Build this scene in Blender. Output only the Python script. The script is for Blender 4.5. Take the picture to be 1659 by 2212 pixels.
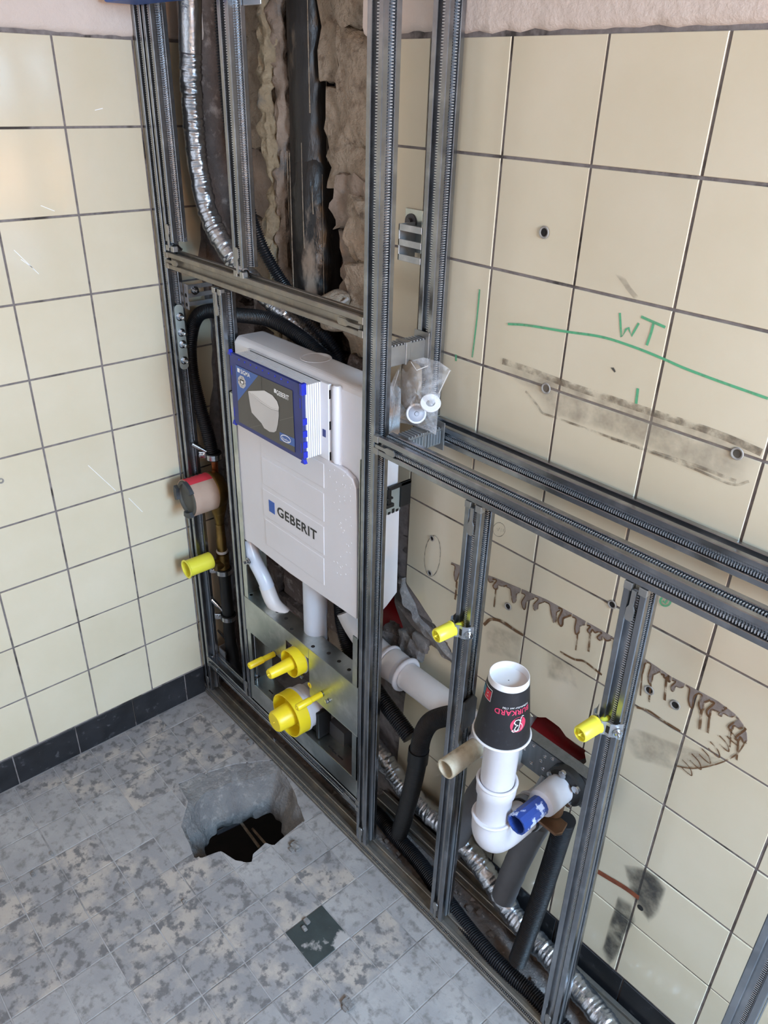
import bpy, bmesh, math, random
from mathutils import Vector, Matrix, noise
from mathutils.geometry import tessellate_polygon
random.seed(7)
scene = bpy.context.scene
for o in list(bpy.data.objects):
    bpy.data.objects.remove(o)
COL = scene.collection

# ------------------------------------------------------------------ camera
CAMC = Vector((1.58845845, -0.92386966, 1.5455817))
CAMR = ((0.66322894, 0.74795428, 0.0263015),      # right
        (0.37718477, -0.3036922, -0.87493011),    # down
        (-0.64642016, 0.59019949, -0.48353442))   # forward
FPX = 1671.69732597
cam = bpy.data.cameras.new('camera'); cam.sensor_fit = 'HORIZONTAL'; cam.sensor_width = 36.0
cam.lens = 36.0 * FPX / 1659.0; cam.clip_start = 0.02
camo = bpy.data.objects.new('camera', cam); COL.objects.link(camo)
r_, d_, f_ = (Vector(v) for v in CAMR)
camo.matrix_world = Matrix(((r_.x, -d_.x, -f_.x, CAMC.x), (r_.y, -d_.y, -f_.y, CAMC.y), (r_.z, -d_.z, -f_.z, CAMC.z), (0, 0, 0, 1)))
scene.camera = camo

# ------------------------------------------------------------------ light
world = bpy.data.worlds.new('world'); scene.world = world; world.use_nodes = True
bg = world.node_tree.nodes['Background']; bg.inputs[0].default_value = (0.86, 0.92, 1.0, 1); bg.inputs[1].default_value = 0.8

def area(name, loc, target, sx, sy, power, color):
    l = bpy.data.lights.new(name, 'AREA'); l.shape = 'RECTANGLE'; l.size = sx; l.size_y = sy; l.energy = power; l.color = color
    o = bpy.data.objects.new(name, l); COL.objects.link(o); o.location = loc
    o.rotation_euler = (Vector(target) - Vector(loc)).to_track_quat('-Z', 'Y').to_euler()
    return o
# daylight entering through the window of the right-hand wall, plus a fill lamp added behind the photographer
area('window_sky_light', (2.96, -0.43, 1.62), (2.10, -0.46, 0.0), 0.80, 1.0, 130, (0.45, 0.718, 1.0))
area('window_ground_bounce', (2.96, -0.60, 1.10), (1.75, -0.42, 2.45), 1.05, 0.5, 36, (1.0, 0.53, 0.21))
area('front_fill_light', (0.75, -2.58, 1.30), (0.5, 0.0, 0.95), 1.0, 1.9, 5, (0.82, 0.88, 1.0))

scene.view_settings.view_transform = 'Standard'; scene.view_settings.look = 'None'
scene.view_settings.exposure = 0.17; scene.view_settings.gamma = 1.0; scene.view_settings.use_curve_mapping = False

cy = scene.cycles
cy.max_bounces = 6; cy.diffuse_bounces = 4; cy.glossy_bounces = 3; cy.transmission_bounces = 3; cy.transparent_max_bounces = 8
cy.use_adaptive_sampling = True; cy.adaptive_threshold = 0.10; cy.adaptive_min_samples = 16; cy.caustics_reflective = False; cy.caustics_refractive = False

# ------------------------------------------------------------------ helpers
def PX(u, v, x=None, y=None, z=None):
    """photograph pixel -> world point on a plane of known depth"""
    ray = r_ * ((u - 829.5) / FPX) + d_ * ((v - 1106.0) / FPX) + f_
    i, val = (0, x) if x is not None else ((1, y) if y is not None else (2, z))
    return CAMC + ray * ((val - CAMC[i]) / ray[i])

def wloc(o):
    p = Vector((0, 0, 0))
    while o is not None:
        p += o.location; o = o.parent
    return p

class MB:
    def __init__(self): self.v = []; self.f = []
    def add(self, vs, fs):
        n = len(self.v); self.v += [Vector(p) for p in vs]; self.f += [tuple(i + n for i in q) for q in fs]; return self
    def box(self, x0, x1, y0, y1, z0, z1):
        return self.add([(x0, y0, z0), (x1, y0, z0), (x1, y1, z0), (x0, y1, z0), (x0, y0, z1), (x1, y0, z1), (x1, y1, z1), (x0, y1, z1)],
                        [(0, 3, 2, 1), (4, 5, 6, 7), (0, 1, 5, 4), (1, 2, 6, 5), (2, 3, 7, 6), (3, 0, 4, 7)])
    def obox(self, c, a, b, d):
        c, a, b, d = Vector(c), Vector(a), Vector(b), Vector(d); vs = []
        for k in (-1, 1):
            for i, j in ((-1, -1), (1, -1), (1, 1), (-1, 1)): vs.append(c + a * i + b * j + d * k)
        return self.add(vs, [(0, 3, 2, 1), (4, 5, 6, 7), (0, 1, 5, 4), (1, 2, 6, 5), (2, 3, 7, 6), (3, 0, 4, 7)])
    def prism(self, pts, off):
        off = Vector(off); n = len(pts); pts = [Vector(p) for p in pts]
        tris = tessellate_polygon([pts])
        fs = [tuple(t) for t in tris] + [tuple(i + n for i in reversed(t)) for t in tris]
        fs += [(i, i + n, (i + 1) % n + n, (i + 1) % n) for i in range(n)]
        return self.add(pts + [p + off for p in pts], fs)
    def lathe(self, p0, axis, prof, n=24, cap0=True, cap1=True):
        p0 = Vector(p0); ax = Vector(axis).normalized()
        u = ax.orthogonal().normalized(); w = ax.cross(u); vs = []; fs = []
        for t, r in prof:
            for k in range(n):
                a = 2 * math.pi * k / n; vs.append(p0 + ax * t + (u * math.cos(a) + w * math.sin(a)) * r)
        for i in range(len(prof) - 1):
            for k in range(n):
                k2 = (k + 1) % n; fs.append((i * n + k, i * n + k2, (i + 1) * n + k2, (i + 1) * n + k))
        if cap0: fs.append(tuple(reversed(range(n))))
        if cap1: fs.append(tuple(range((len(prof) - 1) * n, len(prof) * n)))
        return self.add(vs, fs)
    def cyl(self, p0, p1, r, r1=None, n=20, caps=True):
        p0, p1 = Vector(p0), Vector(p1); L = (p1 - p0).length
        return self.lathe(p0, p1 - p0, [(0, r), (L, r if r1 is None else r1)], n, caps, caps)
    def tube(self, pts, r, n=16, step=0.012, pitch=0, amp=0.0, caps=True, rough=0.0, seed=0, ripple=None):
        pts = [Vector(p) for p in pts]; P = [pts[0] * 2 - pts[1]] + pts + [pts[-1] * 2 - pts[-2]]
        dense = []
        for i in range(1, len(P) - 2):
            for k in range(24):
                t = k / 24.0; a, b, c, d = P[i - 1], P[i], P[i + 1], P[i + 2]
                dense.append(0.5 * ((2 * b) + (c - a) * t + (2 * a - 5 * b + 4 * c - d) * t * t + (3 * b - a - 3 * c + d) * t ** 3))
        dense.append(pts[-1].copy())
        S = [0.0]
        for a, b in zip(dense, dense[1:]): S.append(S[-1] + (b - a).length)
        st = pitch / 4.0 if pitch else step; N = max(2, int(S[-1] / st)); path = []; j = 0
        for i in range(N + 1):
            s = S[-1] * i / N
            while j < len(S) - 2 and S[j + 1] < s: j += 1
            t = (s - S[j]) / max(1e-9, S[j + 1] - S[j]); path.append(dense[j].lerp(dense[j + 1], min(1, max(0, t))))
        tan = [(path[min(i + 1, N)] - path[max(i - 1, 0)]).normalized() for i in range(N + 1)]
        u = tan[0].orthogonal().normalized(); vs = []; fs = []
        for i in range(N + 1):
            u = (u - tan[i] * u.dot(tan[i])).normalized(); w = tan[i].cross(u)
            rr = r(i / N) if callable(r) else r
            if pitch: rr -= (0, amp * .15, amp, amp * .85)[i % 4]
            for k in range(n):
                a = 2 * math.pi * k / n; q = rr
                if rough: q += rough * noise.noise((path[i] + (u * math.cos(a) + w * math.sin(a)) * rr * 2.0) * 45 + Vector((seed, seed, 0)))
                if ripple: q += ripple[1] * noise.noise(Vector((i * st * ripple[0], math.cos(a) * .7 + seed, math.sin(a) * .7)))
                vs.append(path[i] + (u * math.cos(a) + w * math.sin(a)) * q)
        for i in range(N):
            for k in range(n):
                k2 = (k + 1) % n; fs.append((i * n + k, i * n + k2, (i + 1) * n + k2, (i + 1) * n + k))
        if caps: fs += [tuple(reversed(range(n))), tuple(range(N * n, (N + 1) * n))]
        return self.add(vs, fs)
    def torus(self, c, axis, R, r, n=24, m=8):
        c = Vector(c); ax = Vector(axis).normalized(); u = ax.orthogonal().normalized(); w = ax.cross(u); vs = []; fs = []
        for i in range(n):
            a = 2 * math.pi * i / n; e = u * math.cos(a) + w * math.sin(a)
            for j in range(m):
                b = 2 * math.pi * j / m; vs.append(c + e * (R + r * math.cos(b)) + ax * (r * math.sin(b)))
        for i in range(n):
            for j in range(m):
                fs.append((i * m + j, ((i + 1) % n) * m + j, ((i + 1) % n) * m + (j + 1) % m, i * m + (j + 1) % m))
        return self.add(vs, fs)
    def lump(self, c, size, seed=0, cuts=3, amp=0.12, freq=22, box=0.5, rot=None):
        bm = bmesh.new(); bmesh.ops.create_cube(bm, size=2.0)
        bmesh.ops.subdivide_edges(bm, edges=bm.edges[:], cuts=cuts, use_grid_fill=True)
        c = Vector(c); s = Vector(size) * 0.5; mn = min(size); off = Vector((seed * 3.1, seed * 1.7, seed * 0.9)); vs = []
        for v in bm.verts:
            p = v.co.copy(); q = p.normalized() * 1.25; p = p * box + q * (1 - box)
            p = Vector((p.x * s.x, p.y * s.y, p.z * s.z)); nv = noise.noise_vector(p * freq + off)
            p += Vector(nv) * mn * amp + p.normalized() * noise.noise(p * freq * 2.7 + off) * mn * amp * .6
            if rot: p = rot @ p
            vs.append(c + p)
        bm.verts.index_update(); fs = [tuple(v.index for v in f.verts) for f in bm.faces]; bm.free()
        return self.add(vs, fs)
    def build(self, name, mat, parent=None, smooth=None, bevel=0, segs=2):
        base = wloc(parent); me = bpy.data.meshes.new(name)
        me.from_pydata([p - base for p in self.v], [], self.f)
        bm = bmesh.new(); bm.from_mesh(me); bmesh.ops.recalc_face_normals(bm, faces=bm.faces[:]); bm.to_mesh(me); bm.free()
        if smooth is not None:
            for p in me.polygons: p.use_smooth = True
            me.set_sharp_from_angle(angle=math.radians(smooth))
        me.materials.append(M[mat])
        o = bpy.data.objects.new(name, me); COL.objects.link(o); o.parent = parent
        if bevel:
            b = o.modifiers.new('bevel', 'BEVEL'); b.width = bevel; b.segments = segs; b.limit_method = 'ANGLE'; b.angle_limit = math.radians(40); b.harden_normals = False
        return o

def thing(name, label, cat, loc=(0, 0, 0), group=None):
    o = bpy.data.objects.new(name, None); COL.objects.link(o); o.location = loc; o.empty_display_size = 0.02
    o['label'] = label; o['category'] = cat
    if group: o['group'] = group
    return o
def tag(o, label, cat, group=None):
    # move origin to the mesh's base centre so a one-mesh thing sits where it stands
    me = o.data; xs = [v.co for v in me.vertices]
    c = Vector(((min(p.x for p in xs) + max(p.x for p in xs)) / 2, (min(p.y for p in xs) + max(p.y for p in xs)) / 2, min(p.z for p in xs)))
    me.transform(Matrix.Translation(-c)); o.location = o.location + c
    o['label'] = label; o['category'] = cat
    if group: o['group'] = group
    return o
def struct(o): o['kind'] = 'structure'; return o
def stuff(o): o['kind'] = 'stuff'; return o
def root_struct(name):
    o = bpy.data.objects.new(name, None); COL.objects.link(o); o['kind'] = 'structure'; o.empty_display_size = 0.05; return o

def inpoly(p, poly):
    x, y = p; c = False; j = len(poly) - 1
    for i in range(len(poly)):
        a, b = poly[i], poly[j]
        if (a[1] > y) != (b[1] > y) and x < (b[0] - a[0]) * (y - a[1]) / (b[1] - a[1]) + a[0]: c = not c
        j = i
    return c
def nearest(p, poly):
    best = None; p = Vector(p)
    for i in range(len(poly)):
        a, b = Vector(poly[i]), Vector(poly[(i + 1) % len(poly)]); d = b - a; t = max(0, min(1, (p - a).dot(d) / max(1e-12, d.length_squared)))
        q = a + d * t; L = (p - q).length
        if best is None or L < best[0]: best = (L, q)
    return best
def jag(poly, step, amp, seed=0):
    out = []
    for i in range(len(poly)):
        a, b = Vector(poly[i]), Vector(poly[(i + 1) % len(poly)]); n = max(1, int((b - a).length / step))
        for k in range(n):
            q = a.lerp(b, k / n); nz = noise.noise_vector(Vector((q.x * 60, q.y * 60, seed)))
            out.append((q.x + nz[0] * amp, q.y + nz[1] * amp))
    return out
def cut_tile(mb, to3, rect, polys, thick, n=22, drop_inside=True):
    """tile rect (a0,a1,b0,b1) with polygons broken away; to3(a,b,d)->world, d = depth into the wall"""
    a0, a1, b0, b1 = rect; g = {}; ca = (a1 - a0) / n
    for i in range(n + 1):
        for j in range(n + 1):
            p = (a0 + (a1 - a0) * i / n, b0 + (b1 - b0) * j / n)
            for poly in polys:
                L, q = nearest(p, poly)
                if L < ca * 0.62 and a0 <= q.x <= a1 and b0 <= q.y <= b1: p = (q.x, q.y); break
            g[i, j] = p
    cells = []
    for i in range(n):
        for j in range(n):
            c = [g[i, j], g[i + 1, j], g[i + 1, j + 1], g[i, j + 1]]; m = (sum(p[0] for p in c) / 4, sum(p[1] for p in c) / 4)
            if not any(inpoly(m, poly) for poly in polys): cells.append((i, j))
    if not cells: return False
    idx = {}; vs = []; fs = []; ed = {}
    def vid(k, d):
        if (k, d) not in idx: idx[k, d] = len(vs); vs.append(to3(g[k][0], g[k][1], thick if d else 0.0))
        return idx[k, d]
    for i, j in cells:
        ks = [(i, j), (i + 1, j), (i + 1, j + 1), (i, j + 1)]; fs.append(tuple(vid(k, 0) for k in ks))
        for a, b in zip(ks, ks[1:] + ks[:1]):
            if (b, a) in ed: del ed[b, a]
            else: ed[a, b] = 1
    for a, b in ed: fs.append((vid(b, 0), vid(a, 0), vid(a, 1), vid(b, 1)))
    mb.add(vs, fs); return True

_txt = {}
def text2d(s, size, thick=0.0, shear=0.0):
    c = bpy.data.curves.new('t', 'FONT'); c.body = s; c.size = size; c.offset = thick; c.shear = shear; c.resolution_u = 3; c.space_character = 1.0 + (thick / size) * 3.0
    o = bpy.data.objects.new('t', c); COL.objects.link(o); dg = bpy.context.evaluated_depsgraph_get(); dg.update()
    me = bpy.data.meshes.new_from_object(o.evaluated_get(dg)); vs = [(v.co.x, v.co.y) for v in me.vertices]; fs = [tuple(p.vertices) for p in me.polygons]
    bpy.data.objects.remove(o); bpy.data.curves.remove(c); bpy.data.meshes.remove(me); return vs, fs
def flat_text(s, size, origin, ux, uy, mat, name, parent, thick=0.0, width=None, shear=0.0):
    vs, fs = text2d(s, size, thick, shear); w = max(p[0] for p in vs); k = (width / w) if width else 1.0
    ux, uy, origin = Vector(ux).normalized(), Vector(uy).normalized(), Vector(origin)
    return MB().add([origin + ux * (p[0] * k) + uy * p[1] for p in vs], fs).build(name, mat, parent)
def ribbon(mb, pts, w, nrm):
    nrm = Vector(nrm); pts = [Vector(p) for p in pts]; vs = []; fs = []
    for i, p in enumerate(pts):
        t = (pts[min(i + 1, len(pts) - 1)] - pts[max(i - 1, 0)]).normalized(); s = t.cross(nrm).normalized() * w * 0.5; vs += [p + s, p - s]
    for i in range(len(pts) - 1): fs.append((2 * i, 2 * i + 1, 2 * i + 3, 2 * i + 2))
    return mb.add(vs, fs)

# ------------------------------------------------------------------ materials
M = {}
def lin(h):
    h = h.lstrip('#'); c = [int(h[i:i + 2], 16) / 255 for i in (0, 2, 4)]
    return tuple(((x / 12.92) if x <= .04045 else ((x + .055) / 1.055) ** 2.4) for x in c) + (1,)
def mat(name, c1, c2=None, scale=8, lo=.4, hi=.6, rough=.5, metal=0, bump=0, bscale=60, stretch=(1, 1, 1), c3=None, scale3=30, lo3=.5, hi3=.7, coat=0, rough2=None, randv=0, space='world', detail=6, alpha=None, trans=0, bdist=.002, fade=False):
    m = bpy.data.materials.new(name); m.use_nodes = True; nt = m.node_tree; N = nt.nodes; Lk = nt.links.new; b = N['Principled BSDF']
    if space == 'world': src = N.new('ShaderNodeNewGeometry').outputs['Position']
    else: src = N.new('ShaderNodeTexCoord').outputs['Object']
    mp = N.new('ShaderNodeMapping'); mp.inputs['Scale'].default_value = stretch; Lk(src, mp.inputs['Vector']); vec = mp.outputs[0]
    def nz(sc, dt=detail):
        t = N.new('ShaderNodeTexNoise'); t.inputs['Scale'].default_value = sc; t.inputs['Detail'].default_value = dt; t.inputs['Roughness'].default_value = .6; Lk(vec, t.inputs['Vector']); return t.outputs['Fac']
    def ramp(fac, a, bb):
        r = N.new('ShaderNodeMapRange'); r.inputs[1].default_value = a; r.inputs[2].default_value = bb; r.clamp = True; Lk(fac, r.inputs[0]); return r.outputs[0]
    def mix(fac, A, B):
        x = N.new('ShaderNodeMix'); x.data_type = 'RGBA'
        if hasattr(fac, 'links'): Lk(fac, x.inputs[0])
        else: x.inputs[0].default_value = fac
        for s, i in ((A, 6), (B, 7)):
            if hasattr(s, 'links'): Lk(s, x.inputs[i])
            else: x.inputs[i].default_value = s
        return x.outputs[2]
    col = lin(c1) if isinstance(c1, str) else c1; f1 = None
    if c2: f1 = ramp(nz(scale), lo, hi); col = mix(f1, col, lin(c2))
    if c3: f3 = ramp(nz(scale3), lo3, hi3); col = mix(f3, col, lin(c3))
    if randv:
        oi = N.new('ShaderNodeObjectInfo'); mr = N.new('ShaderNodeMapRange'); mr.inputs[3].default_value = 1 - randv; mr.inputs[4].default_value = 1 + randv; Lk(oi.outputs['Random'], mr.inputs[0])
        hs = N.new('ShaderNodeHueSaturation'); Lk(mr.outputs[0], hs.inputs['Value'])
        if hasattr(col, 'links'): Lk(col, hs.inputs['Color'])
        else: hs.inputs['Color'].default_value = col
        col = hs.outputs[0]
    if hasattr(col, 'links'): Lk(col, b.inputs['Base Color'])
    else: b.inputs['Base Color'].default_value = col
    b.inputs['Roughness'].default_value = rough; b.inputs['Metallic'].default_value = metal
    if rough2 is not None and f1 is not None:
        rr = N.new('ShaderNodeMapRange'); rr.inputs[3].default_value = rough; rr.inputs[4].default_value = rough2; Lk(f1, rr.inputs[0]); Lk(rr.outputs[0], b.inputs['Roughness'])
    if coat: b.inputs['Coat Weight'].default_value = coat; b.inputs['Coat Roughness'].default_value = .08
    if bump:
        bp = N.new('ShaderNodeBump'); bp.inputs['Strength'].default_value = bump; bp.inputs['Distance'].default_value = bdist; Lk(nz(bscale), bp.inputs['Height']); Lk(bp.outputs[0], b.inputs['Normal'])
    if trans: b.inputs['Transmission Weight'].default_value = trans
    if alpha is not None:
        if isinstance(alpha, tuple):
            sc, a, bb, mx = alpha; rr = ramp(nz(sc), a, bb); mu = N.new('ShaderNodeMath'); mu.operation = 'MULTIPLY'; mu.inputs[1].default_value = mx; Lk(rr, mu.inputs[0]); ao = mu.outputs[0]
            if fade:
                at = N.new('ShaderNodeAttribute'); at.attribute_name = 'fade'; m2 = N.new('ShaderNodeMath'); m2.operation = 'MULTIPLY'; Lk(ao, m2.inputs[0]); Lk(at.outputs['Fac'], m2.inputs[1]); ao = m2.outputs[0]
            Lk(ao, b.inputs['Alpha'])
        else: b.inputs['Alpha'].default_value = alpha
    M[name] = m; return m

mat('tile', '#d5cab3', '#cec2a8', 5, .3, .7, rough=.14, c3='#c3b794', scale3=26, lo3=.70, hi3=.85, randv=.03, bump=.04, bscale=30)
mat('tile_warm', '#d0c8ad', '#c9bf9f', 5, .3, .7, rough=.16, c3='#bcae88', scale3=24, lo3=.70, hi3=.85, randv=.03, bump=.04, bscale=30)
mat('grout', '#857d7b', '#6a6260', 50, .35, .65, rough=.95, c3='#3f3936', scale3=9, lo3=.55, hi3=.62, bump=.4, bscale=180)
mat('black_tile', '#1c1d20', '#2b2c30', 14, .35, .7, rough=.3, c3='#6d6c70', scale3=45, lo3=.6, hi3=.85, bump=.1)
mat('plaster', '#d6c7bd', '#ccbcb1', 10, .3, .7, rough=.92, bump=.5, bscale=70, bdist=.004)
mat('room_plaster', '#cfcac4', rough=.95)
mat('floor_tile', '#8f8a89', '#a09a97', 10, .38, .62, rough=.85, c3='#77726f', scale3=46, lo3=.50, hi3=.66, randv=.025, bump=.5, bscale=110, detail=10)
mat('floor_tile_tan', '#8b8685', '#a99d93', 13, .46, .60, rough=.85, c3='#6a6564', scale3=40, lo3=.50, hi3=.60, randv=.03, bump=.5, bscale=110, detail=10)
mat('slate_tile', '#2e3434', '#39403f', 30, .3, .7, rough=.55, c3='#a09995', scale3=14, lo3=.56, hi3=.62, bump=.3, bscale=150)
mat('floor_grout', '#a8a29f', '#989290', 30, .3, .7, rough=.95, c3='#7d7876', scale3=12, lo3=.50, hi3=.62, bump=.5, bscale=140)
mat('concrete', '#86827f', '#6e6a6a', 18, .3, .7, rough=.95, c3='#a39c96', scale3=55, lo3=.55, hi3=.75, bump=1.0, bscale=90, bdist=.006)
mat('concrete_dark', '#5d5754', '#44403e', 16, .3, .7, rough=.95, c3='#7d746e', scale3=40, lo3=.55, hi3=.8, bump=1.0, bscale=80, bdist=.006)
mat('rubble', '#8b8380', '#6c6562', 30, .3, .7, rough=.95, c3='#b5aca5', scale3=80, lo3=.6, hi3=.7, bump=1.0, bscale=120, bdist=.006)
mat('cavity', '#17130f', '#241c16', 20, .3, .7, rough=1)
mat('brick', '#84756f', '#6a5a54', 18, .3, .7, rough=.95, c3='#b6aaa2', scale3=30, lo3=.56, hi3=.68, bump=1.0, bscale=55, bdist=.014)
mat('stone', '#b3a28f', '#988672', 20, .3, .7, rough=.95, c3='#6f5f50', scale3=40, lo3=.54, hi3=.72, bump=1.0, bscale=55, bdist=.016)
mat('mortar', '#7d706a', '#635751', 18, .3, .7, rough=.95, c3='#b0a39b', scale3=34, lo3=.55, hi3=.72, bump=1.0, bscale=50, bdist=.012)
mat('old_mortar', '#a39283', '#7b6a5d', 14, .3, .7, rough=.95, c3='#6a6f73', scale3=18, lo3=.6, hi3=.8, bump=1.0, bscale=55, bdist=.008)
mat('foam', '#a89a80', '#8d7d66', 24, .3, .7, rough=.9, c3='#70706c', scale3=14, lo3=.55, hi3=.7, bump=.9, bscale=60, bdist=.008)
mat('tar', '#1a1817', '#2a2624', 10, .3, .7, rough=.22, rough2=.5, c3='#8d7c6c', scale3=13, lo3=.60, hi3=.68, bump=.6, bscale=60, stretch=(1, 1, .35), bdist=.004)
mat('galv', '#b3b6ba', '#9da0a5', 6, .3, .7, rough=.38, metal=.8, c3='#c8cacd', scale3=30, lo3=.5, hi3=.8, bump=.08, bscale=90)
mat('zinc_matte', '#a9b0ac', '#98a09c', 12, .3, .7, rough=.5, metal=.35)
mat('galv_profile', '#a0a3a8', '#85888e', 5, .35, .65, rough=.26, metal=1, c3='#bcbfc3', scale3=22, lo3=.5, hi3=.8, bump=.06, bscale=120)
mat('galv_dusty', '#9a9690', '#847e76', 10, .35, .65, rough=.45, metal=.85, c3='#a89d8d', scale3=35, lo3=.5, hi3=.75, bump=.1, bscale=140)
mat('galv_bright', '#c9cdca', '#aab2ae', 9, .35, .65, rough=.32, metal=1, c3='#dde0dd', scale3=16, lo3=.5, hi3=.7)
mat('zinc', '#c7c9cd', '#aeb1b5', 30, .3, .7, rough=.2, metal=1)
mat('teeth', '#c6c9ce', rough=.35, metal=.8)
mat('white_plastic', '#e6e5e9', '#dedde0', 6, .3, .7, rough=.38, c3='#cfc8c2', scale3=20, lo3=.7, hi3=.85)
mat('eps_panel', '#dddade', '#d6d3d6', 6, .3, .7, rough=.55, c3='#c9c0ba', scale3=16, lo3=.68, hi3=.85, bump=.05, bscale=200)
mat('white_pipe', '#d2d0d6', '#c8c6cb', 10, .3, .7, rough=.35, c3='#bfae99', scale3=22, lo3=.68, hi3=.8)
mat('grey_pipe', '#b9b2ae', '#aba39d', 9, .3, .7, rough=.45, c3='#8f857d', scale3=26, lo3=.68, hi3=.85)
mat('pvc_white', '#d8d4d4', '#ccc7c6', 8, .3, .7, rough=.42, c3='#a79f98', scale3=30, lo3=.72, hi3=.85)
mat('translucent', '#cdd3de', '#c3c9d5', 12, .3, .7, rough=.3)
mat('blue_plastic', '#2b3470', '#333c7c', 14, .3, .7, rough=.42)
mat('blue_edge', '#2330ad', rough=.35)
mat('blue_print', '#3d62a8', rough=.35)
mat('logo_blue', '#2b57a8', rough=.45)
mat('photo_grey', '#4a4743', '#57534e', 4, .3, .7, rough=.3, stretch=(3, 1, .3))
mat('photo_line', '#6f6b66', rough=.35)
mat('photo_dark', '#3a3835', rough=.35)
mat('photo_bowl', '#c9c5c2', '#bdb9b6', 6, .3, .7, rough=.35)
mat('photo_bowl_light', '#d9d6d3', rough=.35)
mat('print_white', '#f2f2f2', rough=.4)
mat('print_black', '#222222', rough=.5)
mat('yellow', '#f2d92a', '#ead024', 12, .3, .7, rough=.38)
mat('yellow_pale', '#ece44c', '#e4da40', 12, .3, .7, rough=.4)
mat('black_rubber', '#101112', '#1a1b1d', 20, .3, .7, rough=.45)
mat('conduit', '#15161a', '#1d1f24', 14, .3, .7, rough=.38)
mat('dark_grey_plastic', '#4b4b4f', '#414145', 20, .3, .7, rough=.5)
mat('grey_foam', '#66676b', '#58595d', 12, .3, .7, rough=.7, bump=.25, bscale=60)
mat('foil', '#c6c9ce', '#aeb1b7', 14, .3, .7, rough=.24, metal=.92, bump=.5, bscale=60, bdist=.004)
mat('brass', '#8d7242', '#6e5630', 18, .3, .7, rough=.38, metal=.9, c3='#b5976a', scale3=40, lo3=.6, hi3=.8)
mat('bronze', '#7b5a41', '#65472f', 20, .3, .7, rough=.45, metal=.7)
mat('copper', '#b06a45', rough=.35, metal=1)
mat('cardboard', '#b29988', '#a78d7c', 20, .3, .7, rough=.9)
mat('red_label', '#d0394a', '#c5303f', 10, .3, .7, rough=.7)
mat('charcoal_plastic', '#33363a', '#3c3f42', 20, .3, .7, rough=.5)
mat('dusty_cap', '#4c4d4a', '#5b5b56', 30, .3, .7, rough=.8)
mat('cup_black', '#17161a', '#1d1c21', 40, .3, .7, rough=.55, c3='#34333a', scale3=90, lo3=.6, hi3=.75)
mat('cup_white', '#dbd9dc', '#d4d1d1', 8, .3, .7, rough=.45)
mat('cup_red', '#c93a5b', rough=.5)
mat('cup_teal', '#3d6f80', rough=.5)
mat('sticker_red', '#b9283a', rough=.5)
mat('dirty_pvc', '#cfc6b4', '#b5a88f', 26, .35, .6, rough=.6, c3='#978975', scale3=45, lo3=.55, hi3=.7, bump=.4, bscale=120)
mat('blue_cap', '#2f4a92', '#28428a', 12, .3, .7, rough=.25, c3='#b7c2dc', scale3=42, lo3=.57, hi3=.61)
mat('red_pipe', '#8e1218', rough=.4)
mat('steel_strip', '#8b8f93', '#787c80', 12, .3, .7, rough=.38, metal=.9, stretch=(8, 8, .6))
mat('green_marker', '#58a87b', rough=.5, alpha=(60, .1, .5, .95))
mat('pencil', '#57534c', rough=.8, alpha=(80, .25, .6, .8))
mat('grime', '#6d6152', '#85735d', 40, .3, .7, rough=.9, alpha=(34, .42, .66, .8))
mat('grime_soft', '#958a7b', '#a99c8a', 30, .3, .7, rough=.9, alpha=(24, .32, .70, .62), fade=True)
mat('grime_faint', '#958a7b', '#a99c8a', 30, .3, .7, rough=.9, alpha=(24, .40, .75, .42), fade=True)
mat('soot', '#3a3835', '#4a4743', 30, .3, .7, rough=.95, alpha=(20, .30, .62, .9), fade=True)
mat('adhesive', '#8d827b', '#776a62', 50, .3, .7, rough=.95, bump=.8, bscale=120)
mat('adhesive_line', '#7a5836', '#553a22', 60, .3, .7, rough=.85, alpha=(60, .34, .5, .95))
mat('rust', '#8e4a2b', '#6b3420', 60, .3, .7, rough=.9, bump=.6)
mat('hole_dark', '#1d1a18', rough=1)
mat('plug_grey', '#8f8a84', rough=.7)
mat('bag_film', '#eef1f6', rough=.12, alpha=(30, .30, .75, .55), bump=.5, bscale=35, bdist=.006)
mat('bag_core', '#8b7b68', '#77695a', 30, .3, .7, rough=.9, bump=.6)
mat('washer_grey', '#8e95a3', rough=.4)
mat('white_spacer', '#d3d4d8', rough=.4)
mat('spacer_zinc', '#a9a8a6', '#969593', 20, .3, .7, rough=.4, metal=.85)

# =================================================================== SETTING
ZR = [0.095, 0.24670, 0.39567, 0.54684, 0.69949, 0.85266, 1.00215, 1.15434, 1.30677, 1.46009, 1.60783]
YC = [0.30212, 0.45532, 0.60767]
XC = [0.64824, 0.80067, 0.95192, 1.10528, 1.26128, 1.41347]
JT = 0.0041   # joint width
def ext_l():
    ys = [YC[0] - .1528, YC[0] - .3021] ; a = [0.0] + [0.1498] + YC
    while a[-1] < 1.25: a.append(a[-1] + .1526)
    return a
yl = ext_l()
xl = [XC[0] - .1526] + XC
while xl[-1] < 2.05: xl.append(xl[-1] + .1526)

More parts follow.
